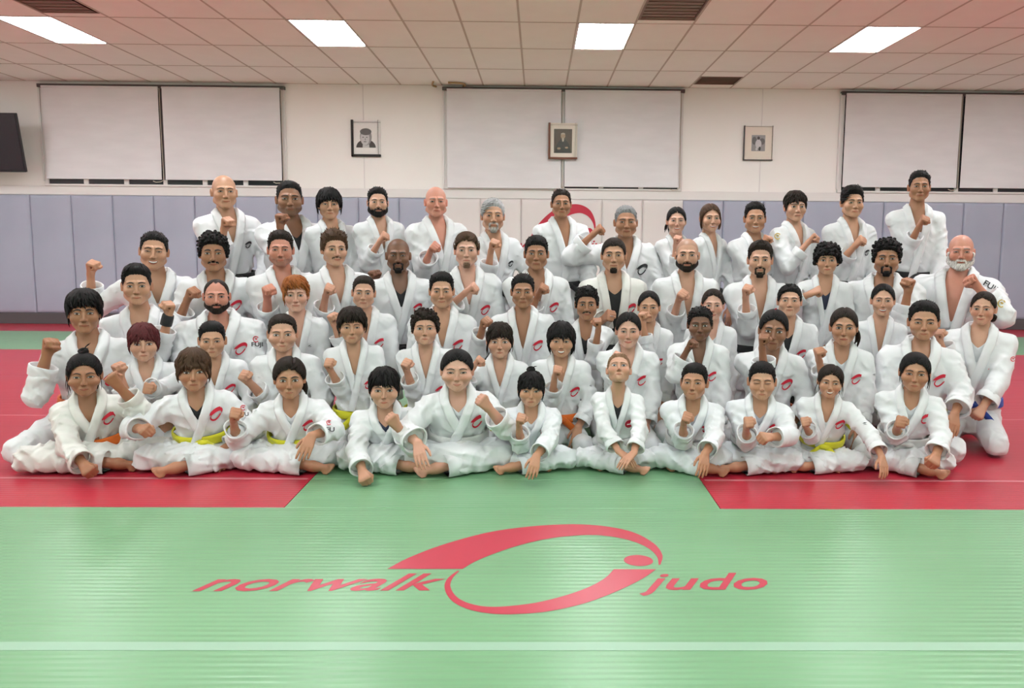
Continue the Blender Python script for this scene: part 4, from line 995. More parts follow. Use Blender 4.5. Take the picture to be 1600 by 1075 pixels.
    def trousers(P):
        d = ell(P, (hip+[0, .02, -.02*k]).astype(f32), A3(.86*sw, .62*sw, .55*sw))
        if pose == 'cross': d = smin(d, ell(P, (hip+[0, -.14*k, -.01]).astype(f32), A3(.9*sw, .75*sw, .40*sw)), .06*k)
        for s in (-1, 1):
            H, K, An, fd, fn_ = legs[s]; H, K, An = H.astype(f32), K.astype(f32), An.astype(f32); hem = K+(An-K)*.74; ax = nrm(An-K).astype(f32)
            a = rcone(P, H, K, rk[0]*sw, rk[1]*sw, .008*k, ph+s, 4); b = np.maximum(rcone(P, K, An, rk[1]*sw, rk[2]*sw*(1.0 if pose == 'cross' else 1), .007*k, ph+3*s, 4), (P-hem)@ax)
            d = smin(d, smin(a, b, .03*k), .03*k)
        d = d-k*.018*(crease(P, ph+5, k)-.35)
        return smax(d, .006-P[:, 2], .012)
    pts = np.array([p for s in (-1, 1) for p in legs[s][:3]]+[hip]); V, q = surfnet(trousers, np.maximum(pts.min(0)-.68*sw, [-99, -99, -.02]), pts.max(0)+.68*sw, c['ht']); V = relax(V, q)
    G = Geo(); G.add(V, q)
    if pose in ('cross', 'stand'):
        for s in (-1, 1):
            H, K, An, fd, fn_ = legs[s]; ax = nrm(An-K); C0 = K+(An-K)*.60; C1 = K+(An-K)*.90; r1 = rk[2]*sw*1.02
            cv = [C0, C0*.5+C1*.5, C1, C1-ax*.004, C0*.5+C1*.5]; rr = [r1*.97, r1*1.04, r1*1.12, r1*1.12-.006*k, r1-.010*k]; x = nrm(np.cross([.3, 1, .2], ax)); y = np.cross(ax, x); n = 20; a = np.arange(n)*2*PI/n
            Vc = np.concatenate([cv[i]+rr[i]*(1+.06*np.sin(2*a+ph))[:, None]*(np.cos(a)[:, None]*x+np.sin(a)[:, None]*y) for i in range(5)]); Vc[:, 2] = np.maximum(Vc[:, 2], .006)
            i, kk = np.meshgrid(np.arange(4), np.arange(n), indexing='ij'); i, kk = i.ravel(), kk.ravel(); k2 = (kk+1) % n; G.add(Vc, np.stack([i*n+kk, i*n+k2, (i+1)*n+k2, (i+1)*n+kk], 1))
    G.build('trousers', mg, root, off)
    # ---- belt
    bz = c.get('beltz', .20)*L
    n = 44; a = np.arange(n)*2*PI/n; dirs = np.stack([np.sin(a), -np.cos(a), 0*a], 1); bh = .024*k if adult else .027*k; rows = []
    jtq = lambda q: np.minimum(torso_q(q, 0, 0), 9)
    for dz, o_ in ((-1.0, -.006), (-1.0, .007), (-.5, .009), (.5, .009), (1.0, .007), (1.0, -.006)):
        st = dirs*(1.6*sw)+np.array([0, 0, bz+dz*bh]); st[:, 2] += .012*k*np.cos(a)*-1; Q = march(jtq, st.astype(f32), -dirs, 20, .8); rows.append(Q+dirs*o_*k)
    V = W(np.stack(rows, 1).reshape(-1, 3)); G = Geo(); G.add(V, quads(n, 6, True))
    kn = W(march(jtq, A3(.04*sw, -2*sw, bz-.012*k)[None], A3(0, 1, 0), 20, .8)+A3(0, -.016*k, 0))[0]
    if c.get('knot', True):
        fx, fy = RT[0], RT[1]
        ks = np.array([kn-fx*.034*k-RT[2]*.006*k, kn-fx*.012*k+RT[2]*.004*k-fy*.008*k, kn+fx*.012*k-fy*.008*k, kn+fx*.034*k+RT[2]*.004*k]); V, Fq = ring_tube(catmull(ks, 4), np.interp(np.linspace(0, 1, 13), [0, .5, 1], [.016, .026, .016])*k, 10, flat=.6); G.add(V, Fq)
        for s in (-1, 1):
            ln = c.get('tail', .17)*k*rng.uniform(.85, 1.1); p = [kn, kn+fx*s*.03*k-fy*.012*k-RT[2]*.012*k, kn+fx*s*(.03*k+ln*.40)-fy*.03*k-RT[2]*ln*.42, kn+fx*s*(.03*k+ln*.70)-fy*.035*k-RT[2]*ln*.78]
            cv = catmull(p, 5).astype(f32); cv[:, 2] = np.maximum(cv[:, 2], .02); Tt = np.gradient(cv, axis=0); Tt /= np.linalg.norm(Tt, axis=1)[:, None]+1e-9; Nn = -fy; X = np.cross(Tt, Nn); X /= np.linalg.norm(X, axis=1)[:, None]+1e-9
            wv = bh*.85; Vv = np.stack([cv-X*wv, cv+X*wv, cv+X*wv+Nn*.006*k, cv-X*wv+Nn*.006*k], 1).reshape(-1, 3); m = len(cv)
            i, kk = np.meshgrid(np.arange(m-1), np.arange(4), indexing='ij'); i, kk = i.ravel(), kk.ravel(); k2 = (kk+1) % 4
            G.add(Vv, [np.stack([i*4+kk, i*4+k2, (i+1)*4+k2, (i+1)*4+kk], 1), np.array([[(m-1)*4, (m-1)*4+1, (m-1)*4+2, (m-1)*4+3]])])
    bo = G.build('belt', m_belts[c['belt']], root, off); bo['label'] = c['belt']+' cloth belt tied at the waist'
    # ---- body
    B, Hh, BD = build_head(c['face'], rng); BG = Geo()
    xf = lambda V: (V*k)@RH.T.astype(f32)+hc.astype(f32)
    for V, C_ in zip(B.V, B.C): BG.V.append(xf(V)); BG.C.append(C_)
    BG.F += B.F; BG.n = B.n
    sk = np.asarray(c['face']['skin'], f32); hb = hc+RH@np.array([0, .024, -.045])*k; nr = (.0545 if adult else .047)*k*c.get('nk', 1.0)
    tq = lambda P: (P-hip.astype(f32))@RT.T
    def chest(P):
        q = tq(P); d = torso_q(q, -.13*sw, 0); d = smax(d, q[:, 2]-(L-.06*sw), .03); qa = np.stack([np.abs(q[:, 0]), q[:, 1], q[:, 2]], 1)
        d = smin(d, rcone(qa, A3(.12*sw, .04*sw, L-.06*sw), A3(.70*sw, .02*sw, L-.36*sw), .17*sw, .21*sw), .05*k)
        d = smin(d, rcone(P, W([0, .06*sw, L-.22*sw]).astype(f32), hb.astype(f32), nr*1.08, nr), .045*k)
        return np.maximum(d, .35*L-q[:, 2])
    lo, hi = np.minimum(W([0, 0, .35*L]), hb)-[1.05*sw, .75*sw, .05], np.maximum(nb, hb)+[1.05*sw, .75*sw, .06]
    V, q = surfnet(chest, lo, hi, .028*k); BG.add(V, q, np.clip(sk*(1-.06*rng.uniform(0, 1, (len(V), 1)))*np.array([1, .97, .95]), 0, 1))
    chn = c['face'].get('flushneck')
    V, Fq = ring_tube([hip+[0, .01, -.02*k], W([0, .0, .2*L]), W([0, .0, .5*L])], [.5*sw, .48*sw, .5*sw], 10); BG.add(V, Fq, sk)
    for s in (-1, 1):
        S_, E, Wp, md, opt = arms[s]
        V, Fq = ring_tube(catmull([S_, E, E+(Wp-E)*.5], 4), np.linspace(.05, .028, 9)*k, 8); BG.add(V, Fq, sk)
        fa = nrm(Wp-E); tmp = FIST if md in ('fist',) else OPENH
        zz = fa if md == 'fist' else nrm(fa*.55+np.array(opt.get('dir', (0, -.35, -.75))))
        if md == 'down': zz = fa
        if md == 'loose': tmp = FIST; zz = fa
        palm = np.array(opt.get('palm', (-s*1.0, rng.uniform(-.9, .2), 0) if md == 'fist' else ((-s*.3, .6, -.75) if md != 'down' else (-s, 0, 0))), float)
        yy = -nrm(palm-zz*np.dot(palm, zz)); xx = np.cross(yy, zz); M = np.stack([xx, yy, zz])
        Vh, Qh = tmp; Vh = Vh.copy()
        if md in ('open', 'lap') and tmp is OPENH:   # forearm part keeps the arm's own direction
            back = Vh[:, 2] < 0; 
        if s > 0: Vh[:, 0] *= -1
        hs = k*(.97 if adult else .90)*c.get('hands', 1.0); Vw = (Vh*hs)@M
        if np.dot(zz, fa) < .999:  # bend at the wrist: blend the forearm part onto the arm axis
            z2 = fa; y2 = -nrm(palm-z2*np.dot(palm, z2)); M2 = np.stack([np.cross(y2, z2), y2, z2]); t_ = sstep(-Vh[:, 2], -.012, .03)[:, None]; Vw = Vw*(1-t_)+((Vh*hs)@M2)*t_
        hcx = np.clip(sk*np.array([1.0, .90, .86]), 0, 1)
        cc = np.repeat(hcx[None], len(Vw), 0)*(1-.10*np.exp(-((FIST[0][:, 2]-.083)/.01)**2))[:, None] if tmp is FIST else np.repeat(hcx[None], len(Vw), 0)
        BG.add(Vw+Wp, Qh if s < 0 else Qh[:, ::-1], cc)
        if opt.get('band'):
            g = Geo(); V, Fq = ring_tube([Wp-fa*.055*k, Wp-fa*.03*k, Wp-fa*.0*k, Wp+fa*.012*k], [.034*k, .035*k, .034*k, .032*k], 14); g.add(V, Fq); o = g.build('wrist_band', m_shirts['black'], root, off); o['label'] = 'black band on the raised wrist'
        if opt.get('ring'):
            kn_ = Wp+(np.array([-.0095 if s < 0 else .0095, -.018, .085])*hs)@M; g = Geo(); a_ = np.arange(13)*2*PI/12; V, Fq = ring_tube([kn_+(xx*0+yy*math.cos(t)*.012+zz*math.sin(t)*.012)*1.1 for t in a_], .0028, 6); g.add(V, Fq); o = g.build('finger_ring', mat('silver_ring', (.7, .7, .72), .2, Metallic=1.0), root, off); o['label'] = 'silver ring on the fist'
        H, K, An, fd, fn_ = legs[s]
        V, Fq = ring_tube([H, H*.4+K*.6, K, K*.6+An*.4, An], np.array([.05, .045, .034, .026, .020])*k, 8); BG.add(V, Fq, sk)
        z3 = nrm(fd); y3 = -nrm(np.asarray(fn_)-z3*np.dot(fn_, z3)); x3 = np.cross(y3, z3); Vf, Qf = FOOT if pose == 'cross' else FOOT_FAR; Vf = Vf.copy()
        if s > 0: Vf[:, 0] *= -1
        Vf = Vf[:, :]; fs = k*(.97 if adult else .86); M3 = np.stack([x3, y3, z3]); Vw = (Vf*fs)@M3+An; sh = nrm(An-K)
        z4 = sh; y4 = -nrm(np.asarray(fn_)-z4*np.dot(fn_, z4)); M4 = np.stack([np.cross(y4, z4), y4, z4]); t_ = sstep(-Vf[:, 2], .0, .05)[:, None]; Vw = Vw*(1-t_)+((Vf*fs)@M4+An)*t_
        mn = Vw[:, 2].min()
        if pose in ('cross', 'stand') or mn < .002: Vw[:, 2] += max(.003-mn, 0) if pose != 'stand' else .003-mn
        BG.add(Vw, Qf if s < 0 else Qf[:, ::-1], np.clip(sk*np.array([1.0, .88, .84]), 0, 1))
    BG.build('body', m_skin, root, off)
    if Hh.n: o = Hh.__class__.build(xfg(Hh, xf), 'hair', m_hair, root, off)
    if BD.n: xfg(BD, xf).build('beard', m_hair, root, off)
    # ---- undershirt in the neck opening
    if c.get('shirt'):
        nu_, nv_ = 17, 13; u, v = np.meshgrid(np.linspace(-1, 1, nu_), np.linspace(0, 1, nv_), indexing='ij')
        ztop = L*(.90-.0*u)-.19*sw*(1-u*u)*1.0+.0*v; zlo = L*max(.36, uv-.06); zz = zlo+(ztop+.07*sw*np.abs(u)-zlo)*v; wu = .265*sw*np.clip((zz/L-uv)/(.98-uv), 0, 1.25)+.05*sw; st = np.stack([u*wu, 0*u-2*sw, zz], -1).reshape(-1, 3)
        cq = lambda q: chest(np.asarray(q@RT, f32)+hip.astype(f32)); Q = march(cq, st, A3(0, 1, 0), 26, .75); Q[:, 1] -= .005*k; V = W(Q); Qb = Q.copy(); Qb[:, 1] += .012*k
        g = Geo(); g.add(np.vstack([V, W(Qb)]), [quads(nu_, nv_), np.array([[i*nv_+nv_-1, (i+1)*nv_+nv_-1, nu_*nv_+(i+1)*nv_+nv_-1, nu_*nv_+i*nv_+nv_-1] for i in range(nu_-1)])]); o = g.build('undershirt', m_shirts[c['shirt']], root, off); o['label'] = c['shirt']+' undershirt in the neck opening'
    # ---- marks on the jacket
    def project(V2, Fc, origin, ex, ez, fnn, m, name, dirn, th=.0035, lab=None):
        P = origin+V2[:, :1]*ex+V2[:, 1:2]*ez; P = P-np.asarray(dirn)*.5; Q = march(fnn, P.astype(f32), dirn, 30, .8)
        if np.abs(fnn(Q)).max() > .012 or np.linalg.norm(Q-P, axis=1).max() > .9: return
        Q = Q-np.asarray(dirn, f32)*th*k; n_ = len(Q)
        Vv = np.vstack([Q, Q+np.asarray(dirn, f32)*(th+.004)*k]); Fc = np.asarray(Fc); g = Geo(); g.add(Vv, [Fc, Fc[:, ::-1]+n_]); o = g.build(name, m, jo, off, False)
        if lab: o['label'] = lab
    eb = c.get('emb', 'red')
    if eb:
        ex, ez, fy = RT[0], RT[2], RT[1]; o_ = W([.50*sw, 0, c.get('embz', .66)*L]); es = c.get('embs', .185)*sw; sl = .25; mE = m_embk if eb == 'black' else m_emb
        if eb == 'round':
            a_ = np.arange(24)*2*PI/24; ds = np.vstack([np.c_[np.cos(a_), np.sin(a_)], [[0, 0]]]); tri = np.array([[i, (i+1) % 24, 24] for i in range(24)])
            for r_, mm, t_ in ((1.0, m_embw, .004), (.92, m_emb, .006), (.74, m_embk, .008), (.66, m_emb, .010)): project(ds*es*1.05*r_, tri, o_, ex, ez, jt, mm, 'chest_emblem', fy, t_)
            project(np.array([[-.5, -.12], [.5, -.12], [.5, .12], [-.5, .12]])*es, np.array([[0, 1, 2, 3]]), o_, ex, ez, jt, m_embw, 'chest_emblem', fy, .012)
        else:
            for A_, B_ in (EMB_U, EMB_L):
                n_ = len(A_); V2 = np.vstack([A_, B_])*es*np.array([1.0, .95]); V2[:, 0] += V2[:, 1]*sl; project(V2, np.array([[i, i+1, n_+i+1, n_+i] for i in range(n_-1)])[:, ::-1] if A_ is EMB_U[0] else np.array([[i, i+1, n_+i+1, n_+i] for i in range(n_-1)]), o_, ex, ez, jt, mE, 'chest_emblem', fy, .005)
    for t in c.get('marks', ()):
        kind, px_, py_, hpx = t[:4]; rot = math.radians(t[4] if len(t) > 4 else 0); P0 = at(px_, py_, Y); hm = hpx*Y/F; ex, ez = np.array([math.cos(rot), 0, math.sin(rot)]), np.array([-math.sin(rot), 0, math.cos(rot)]); dn = nrm(P0-[0, 0, HF])
        if kind == 'swirl':
            a_ = np.linspace(.6, 5.6, 20); V2 = np.vstack([np.c_[np.cos(a_), np.sin(a_)], np.c_[np.cos(a_), np.sin(a_)]*.72])*hm*.5; project(V2, np.array([[i, i+1, 20+i+1, 20+i] for i in range(19)]), P0, ex, ez, jacket, m_gold if len(t) > 5 else m_emb, 'sleeve_emblem', dn, .006)
            project(np.array([[-.5, .1], [.2, -.2], [.5, .2], [-.1, .35]])*hm*.5, np.array([[0, 1, 2, 3]]), P0, ex, ez, jacket, m_gold if len(t) > 5 else m_emb, 'sleeve_emblem', dn, .006)
        elif kind == 'bird': 
            for V2 in ([[-1, .1], [-.2, .55], [1, .5], [.1, .15]], [[-.7, -.5], [.2, -.1], [1.1, -.45], [.1, -.35]]): project(np.array(V2)*hm*.6, np.array([[0, 1, 2, 3]]), P0, ex, ez, jacket, m_embk, 'sleeve_emblem', dn, .006)
        else:
            V2, T_ = text_mesh(kind, 0, .02); V2 = V2-(V2.min(0)+V2.max(0))/2; V2 = V2*(hm/.72)*np.array([1.25, 1]); project(V2, T_, P0, ex, ez, jacket, m_gold if len(t) > 5 else m_embk, 'sleeve_lettering', dn, .014)
    return root
def rows_cap(rows, i): return np.array([r[i] for r in rows])
def xfg(G, xf):
    R = Geo(); R.V = [xf(v) for v in G.V]; R.C = G.C; R.F = G.F; R.n = G.n; return R
def hash_s(s):
    h = 5381
    for ch in s: h = (h*33+ord(ch)) & 0x7fffffff
    return h
# ================================================================== the sixty-three people
K_ = dict(blk=(.008,.007,.007), dk=(.018,.012,.009), br=(.060,.032,.018), lt=(.13,.075,.04), gin=(.27,.085,.022), gry=(.20,.20,.205), slv=(.34,.34,.345), wht=(.62,.60,.58), wine=(.085,.018,.020), sandy=(.20,.11,.06))
SK = dict(pale=(.58,.33,.245), fair=(.53,.295,.20), warm=(.49,.265,.165), mid=(.43,.22,.13), tan=(.35,.168,.092), brown=(.265,.125,.068), deep=(.175,.078,.042), red=(.54,.235,.165))
HP = dict(
 short=dict(line='short', top=.018, side=.006, mode='up', n=120, len=.012), crew=dict(line='short', top=.008, side=.0025, mode='up', n=120, len=.007, rough=.4),
 buzz=dict(line='receding', top=.002, side=.0015, mode='none', rough=.2, edge=.02), kidcrew=dict(line='short', lift=-.008, top=.013, side=.004, mode='up', n=130, len=.008, rough=.5),
 quiff=dict(line='short', top=.022, side=.005, front=.010, mode='comb', n=110, sweep=.35), side=dict(line='short', lift=-.004, top=.020, side=.009, front=.006, mode='comb', n=120, sweep=.9),
 slick=dict(line='short', top=.014, side=.005, front=.006, mode='back', n=90), messy=dict(line='short', lift=-.010, top=.028, side=.015, mode='up', n=170, len=.022),
 crop=dict(line='bowl', lift=.010, top=.022, side=.008, mode='down', n=130, nfr=34, fw=.85, tip=.012), bowl=dict(line='bowl', top=.024, side=.020, mode='down', n=150, nfr=40), kidbowl=dict(line='bowl', lift=.004, top=.016, side=.010, mode='down', n=130, nfr=38, fw=1.0),
 fringe=dict(line='fringe', top=.018, side=.015, mode='fringe', n=120, nfr=34, fw=.9), mop=dict(line='bowl', lift=.012, top=.030, side=.024, mode='down', n=170, nfr=36, sweep=.15),
 curly=dict(line='short', lift=-.012, top=.024, side=.012, mode='curly', n=170, curl=.0105), bigcurl=dict(line='bowl', lift=.004, top=.030, side=.026, mode='curly', n=230, curl=.013),
 pulled=dict(line='pulled', top=.009, side=.008, mode='back', n=80, rough=.25, edge=.022, jag=.15), part=dict(line='pulled', lift=-.006, top=.011, side=.011, mode='back', n=90, rough=.25, part=.0, edge=.02, jag=.2), sidepart=dict(line='pulled', lift=-.012, top=.013, side=.013, mode='back', n=90, rough=.4, part=.022))
def hpx(style, **k): d = dict(HP[style]); d.update(k); return d
ROWD = dict(A=dict(beltz=.30, Y=6.30, adult=True, pose='stand', yaw=22, sw=.90, belt='black', h=.0175, ht=.05, hyaw=4, group='people standing in the back row', emb='black', embs=.12),
            B=dict(Y=5.80, adult=True, pose='tall', yaw=8, sw=.95, belt='black', h=.0168, ht=.05, group='people kneeling upright in the fourth row', embs=.165),
            C=dict(Y=5.45, adult=True, pose='seiza', yaw=0, sw=.93, belt='black', h=.0160, ht=.045, group='people kneeling in the third row'),
            D=dict(Y=5.10, adult=False, pose='seiza', yaw=0, sw=.80, belt='yellow', h=.0138, ht=.022, group='young people kneeling in the second row'),
            E=dict(hdy=.09, beltz=.30, Y=4.72, adult=False, pose='cross', yaw=0, sw=.82, belt='white', h=.0100, ht=.0100, group='children seated in the front row'))
def F_(skin, hair, hp=None, **k):
    d = dict(w=1.06, jaw=1.02, cheek=.3, nose=1.0, brow=1.0, chin=1.0, skin=SK[skin], hair=K_[hair], hp=hp); d.update(k); return d
def KID(skin, hair, hp, **k):
    d = dict(w=1.10, jaw=.76, cheek=.6, nose=.82, brow=.1, chin=.93, es=1.10, eye=1.15, bw=.8, mw=.86, ear=1.0, flush=.6); d.update(k); return F_(skin, hair, hp, **d)
def WOM(skin, hair, hp, **k):
    d = dict(w=1.03, jaw=.77, cheek=.6, nose=.86, brow=.2, chin=.96, es=1.06, bw=.8, lash=1.4, flush=.7, lip=(.88, .42, .42)); d.update(k); return F_(skin, hair, hp, **d)
fi = lambda x, y, **k: ('fist', x, y, k); op = lambda x, y, **k: ('open', x, y, k); lo_ = lambda x, y, **k: ('loose', x, y, k)
P = []
def p(id, hx, ty, cy, face, label, **k): P.append((id, hx, ty, cy, face, label, k))
# ---- back row, standing
p('A1', 350, 274, 326, F_('warm', 'dk', None, smile=.5, shave=.12, ear=1.0, eye=.75), 'bald smiling man standing at the left end of the back row', R=fi(353, 347), emb='black', hyaw=8)
p('A2', 452, 282, 338, F_('brown', 'blk', hpx('crew', top=.014), beard='stub', smile=.2, w=1.11, eye=.8), 'broad man with short black hair and black undershirt, second from left, back row', R=fi(437, 342), shirt='black', fat=.06, emb=None, sw=.98)
p('A3', 514, 293, 343, F_('warm', 'blk', hpx('bowl', top=.022, side=.022), eye=.7, smile=.3, jaw=.85), 'man with black bowl cut standing in the back row', R=fi(503, 366), emb=None, sw=.85)
p('A4', 590, 292, 338, F_('fair', 'blk', hpx('short'), beard='full', smile=.35), 'smiling man with thick black beard standing in the back row', R=fi(598, 370), emb=None)
p('A5', 681, 292, 339, F_('red', 'gry', None, shave=.10, eye=.6, bw=.8, jaw=1.11), 'older bald clean shaven man standing in the back row', R=fi(676, 386, dy=-.3), emb=None, sw=1.0, fat=.05)
p('A6', 770, 310, 362, F_('warm', 'slv', hpx('side', top=.016), beard='goat_m', bcol=(.36, .33, .31), eye=.65, browc=(.06, .05, .05), flush=.9), 'man with silver hair and short white goatee standing in the back row', R=fi(769, 382), sw=.85)
p('A7', 877, 295, 340, F_('tan', 'dk', hpx('short', top=.012), eye=.7, cheek=.6, browc=(.03, .025, .022)), 'tall man with short greying hair standing before the red wall logo', R=fi(861, 370), sw=1.0)
p('A8', 978, 321, 371, F_('tan', 'gry', hpx('crew', top=.014), eye=.6, cheek=.6, w=1.11, browc=(.06, .05, .05)), 'older man with grey crew cut raising his fist out sideways in the back row', R=fi(935, 359, pole=(-1, .2, -.8)), yaw=6, sw=1.0, fat=.05, embs=.19)
p('A9', 1057, 323, 366, WOM('pale', 'blk', hpx('part', tail='sideR'), smile=.8, open=.5, eye=.75), 'young woman with black tied hair smiling in the back row', R=fi(1056, 375), emb=None, sw=.74)
p('A10', 1110, 318, 363, WOM('fair', 'br', hpx('part', tail='curtain', top=.014), smile=.8, open=.4), 'woman with long light brown hair smiling in the back row', R=fi(1111, 376), emb=None, sw=.76, hyaw=14, yaw=40)
p('A11', 1180, 315, 364, F_('mid', 'blk', hpx('short', top=.022), smile=.9, open=.6), 'young man with black hair and broad grin standing in the back row', R=fi(1197, 375, cuff=.85), emb=None, yaw=30)
p('A12', 1243, 298, 346, F_('fair', 'dk', hpx('crop', top=.022, gap=.3), jaw=.85, ul=1.1), 'youth with dark parted fringe and yellow shoulder patch standing in the back row', R=fi(1270, 371, pole=(-.3, -.2, -1)), emb=None, yaw=38, hyaw=12, marks=[('swirl', 1215, 369, 10, 0, 1)])
p('A13', 1332, 290, 340, F_('warm', 'blk', hpx('side', top=.030, front=.012), eye=.65), 'man with thick swept black hair standing second from right in the back row', R=fi(1343, 377), yaw=24, hyaw=14)
p('A14', 1437, 266, 315, F_('tan', 'blk', hpx('short', top=.018), smile=.3, eye=.65, cheek=.7, w=1.0), 'tallest man, with flat topped black hair, standing at the right end of the back row', R=fi(1441, 345), yaw=10, emb=None, tail=.1, neck=.066, marks=[('***', 1436, 438, 5, -4, 1)])
# ---- fourth row, kneeling upright
p('B1', 240, 361, 421, F_('warm', 'blk', hpx('short', top=.013), smile=1.0, open=.8, eye=.5, cheek=.8), 'broadly smiling man with fist out wide, at the left end of the fourth row', R=fi(142, 416, dy=-.12, cuff=.72, pole=(-.3, .3, -1)), emb=None, hroll=4, lean=-.02)
p('B2', 333, 363, 424, F_('tan', 'blk', hpx('curly', n=200), beard='moust', eye=.8, bw=1.3), 'man with curly black hair and thick moustache in the fourth row', R=fi(298, 457, pole=(-.5, .2, -1)), yaw=4)
p('B3', 438, 359, 417, F_('red', 'dk', hpx('short', top=.022, side=.006), beard='stub', eye=.7, smile=.2, flush=.8), 'ruddy man with stubble and spiked dark hair in the fourth row', R=fi(418, 453), emb=None, yaw=12)
p('B4', 522, 357, 416, F_('fair', 'br', hpx('messy', top=.026), beard='thinm', jaw=.95, ul=1.1), 'young man with tousled brown hair and thin moustache in the fourth row', R=fi(511, 453), emb=None, yaw=15, hyaw=12)
p('B5', 622, 373, 425, F_('deep', 'blk', None, beard='goat_m', smile=.8, shave=.25, eye=.7, nose=1.12, lip=(.85, .6, .58)), 'smiling bald dark skinned man with black goatee and black shirt in the fourth row', R=fi(583, 430, cuff=.9, dy=-.1), shirt='black', embs=.15)
p('B6', 729, 362, 417, F_('pale', 'br', hpx('slick', top=.018), beard='chin', bcol=(.16, .09, .06), eye=.85, jaw=.98), 'pale man with combed back brown hair, forearm across his chest, fourth row', R=fi(736, 450, dy=-.30, pole=(-.8, .1, -1)), embz=.60)
p('B7', 838, 367, 422, F_('tan', 'blk', hpx('short', lift=-.010, top=.018), eye=.9, bw=1.2), 'young man with short black hair in the middle of the fourth row', R=fi(845, 452))
p('B8', 959, 371, 425, F_('warm', 'dk', hpx('pulled', top=.008, line='short'), beard='chin', eye=.85, bw=1.2), 'man with slicked back hair, chin beard and open gi over black shirt, fourth row', R=fi(949, 494, ring=True, cuff=.92), shirt='black', gi=1, uv=.30, emb='red', fat=.04)
p('B9', 1074, 373, 424, F_('fair', 'dk', None, beard='trim', shave=.30, eye=.85, bw=1.2), 'bald man with trimmed dark beard in the fourth row', R=fi(1063, 461), emb=None, uv=.5)
p('B10', 1188, 376, 432, F_('fair', 'dk', hpx('quiff', top=.024), beard='goat_m', eye=.8), 'man with quiff and dark goatee in the fourth row', R=fi(1165, 454), uv=.5)
p('B11', 1293, 379, 430, WOM('warm', 'blk', hpx('bigcurl'), bw=1.1), 'young woman with short dark curly hair in the fourth row', R=fi(1276, 455, cuff=.86, pole=(-1, .1, -.6)), shirt='navy', yaw=2, sw=.85, embs=.2)
p('B12', 1386, 373, 430, F_('tan', 'blk', hpx('curly', top=.028, n=200), beard='goat_m', w=1.11, eye=.85, bw=1.2), 'heavy man with thick black hair and goatee, left fist raised, fourth row', L=fi(1421, 443, dy=-.22), emb=None, fat=.06, sw=1.11, yaw=-6)
p('B13', 1502, 367, 420, F_('red', 'gry', None, beard='white', bcol=(.60, .57, .54), shave=.08, smile=.4, eye=.55, flush=1.0, browc=(.25, .22, .2)), 'balding man with white beard at the right end of the fourth row', L=fi(1518, 438, dy=-.26, pole=(1, .1, -.9)), emb=None, sw=1.15, fat=.08, yaw=-12, uv=.42, marks=[('FUJI', 1547, 448, 8.5, -30), ('swirl', 1565, 474, 12, -20, 1)])
# ---- third row, kneeling
p('C1', 213, 412, 476, F_('warm', 'blk', hpx('quiff', top=.024, side=.004), eye=.85, cheek=.5), 'man with black quiff and black wrist band, left fist raised, third row', L=fi(266, 481, band=True, cuff=.66, dy=-.2), emb=None, neck=.066)
p('C2', 338, 436, 489, F_('red', 'dk', hpx('buzz'), beard='trim', shave=.55, eye=.75, w=1.11), 'heavy set man with buzz cut and full dark beard in the third row', emb='red', sw=1.22, fat=.08, embs=.15, embz=.70, marks=[('swirl', 400, 530, 10), ('FUJI', 402, 539, 6.5)])
p('C3', 462, 430, 487, F_('pale', 'gin', hpx('mop', top=.024, side=.010, line='short', lift=-.012, sweep=.4), jaw=.86, smile=.3, browc=(.20, .08, .03), flush=.9, ear=1.0), 'freckled boy with ginger hair in the third row', emb=None, sw=.80, marks=[('bird', 484, 541, 5, 20)])
p('C4', 568, 430, 482, F_('fair', 'dk', hpx('crew', top=.016, side=.005), eye=.9, bw=1.1, hroll=3), 'young man with short dark hair, head tilted, third row', R=fi(520, 497, dy=-.2), embz=.72, emb='red', hroll=3, marks=[('swirl', 624, 533, 9), ('FUJI', 623, 541, 5.5)])
p('C5', 690, 424, 481, F_('warm', 'blk', hpx('short', top=.022, side=.008), eye=.65, smile=.3, cheek=.7, flush=.9), 'smiling young man with thick straight black hair in the third row', embz=.70)
p('C6', 817, 427, 481, F_('tan', 'blk', hpx('short', top=.016, lift=-.005), eye=.75, cheek=.7), 'lean tanned man with short black hair in the middle of the third row', R=fi(757, 503, cuff=.8, pole=(-.5, .2, -1)), embz=.70)
p('C7', 917, 447, 500, F_('tan', 'blk', hpx('curly', top=.022, side=.006, n=150, curl=.008), jaw=.88, beard='thinm', bw=1.3), 'teenage boy with curly topped black hair, left fist raised, third row', L=fi(936, 506, dy=-.24), shirt='black', sw=.80, emb=None, yaw=-4)
p('C8', 1014, 454, 504, WOM('warm', 'blk', hpx('pulled'), eye=.75, smile=.2), 'girl with tied back black hair in the third row', R=fi(1003, 495), sw=.76, shirt='white', embz=.62)
p('C9', 1114, 451, 501, WOM('pale', 'dk', hpx('pulled'), smile=.5, flush=1.4), 'girl with flushed cheeks and hair scraped back in the third row', sw=.76, shirt='white', embz=.66)
p('C10', 1234, 444, 495, F_('fair', 'blk', hpx('side', top=.016), w=1.11, jaw=.95, eye=.8), 'boy with side parted black hair and black undershirt in the third row', shirt='black', sw=.9, embz=.68, hpit=6, marks=[('swirl', 1291, 534, 7)])
p('C11', 1380, 443, 494, WOM('fair', 'blk', hpx('pulled'), smile=1.0, open=.7), 'smiling girl with tied back dark hair and orange belt in the third row', sw=.76, belt='orange', emb=None, embz=.5)
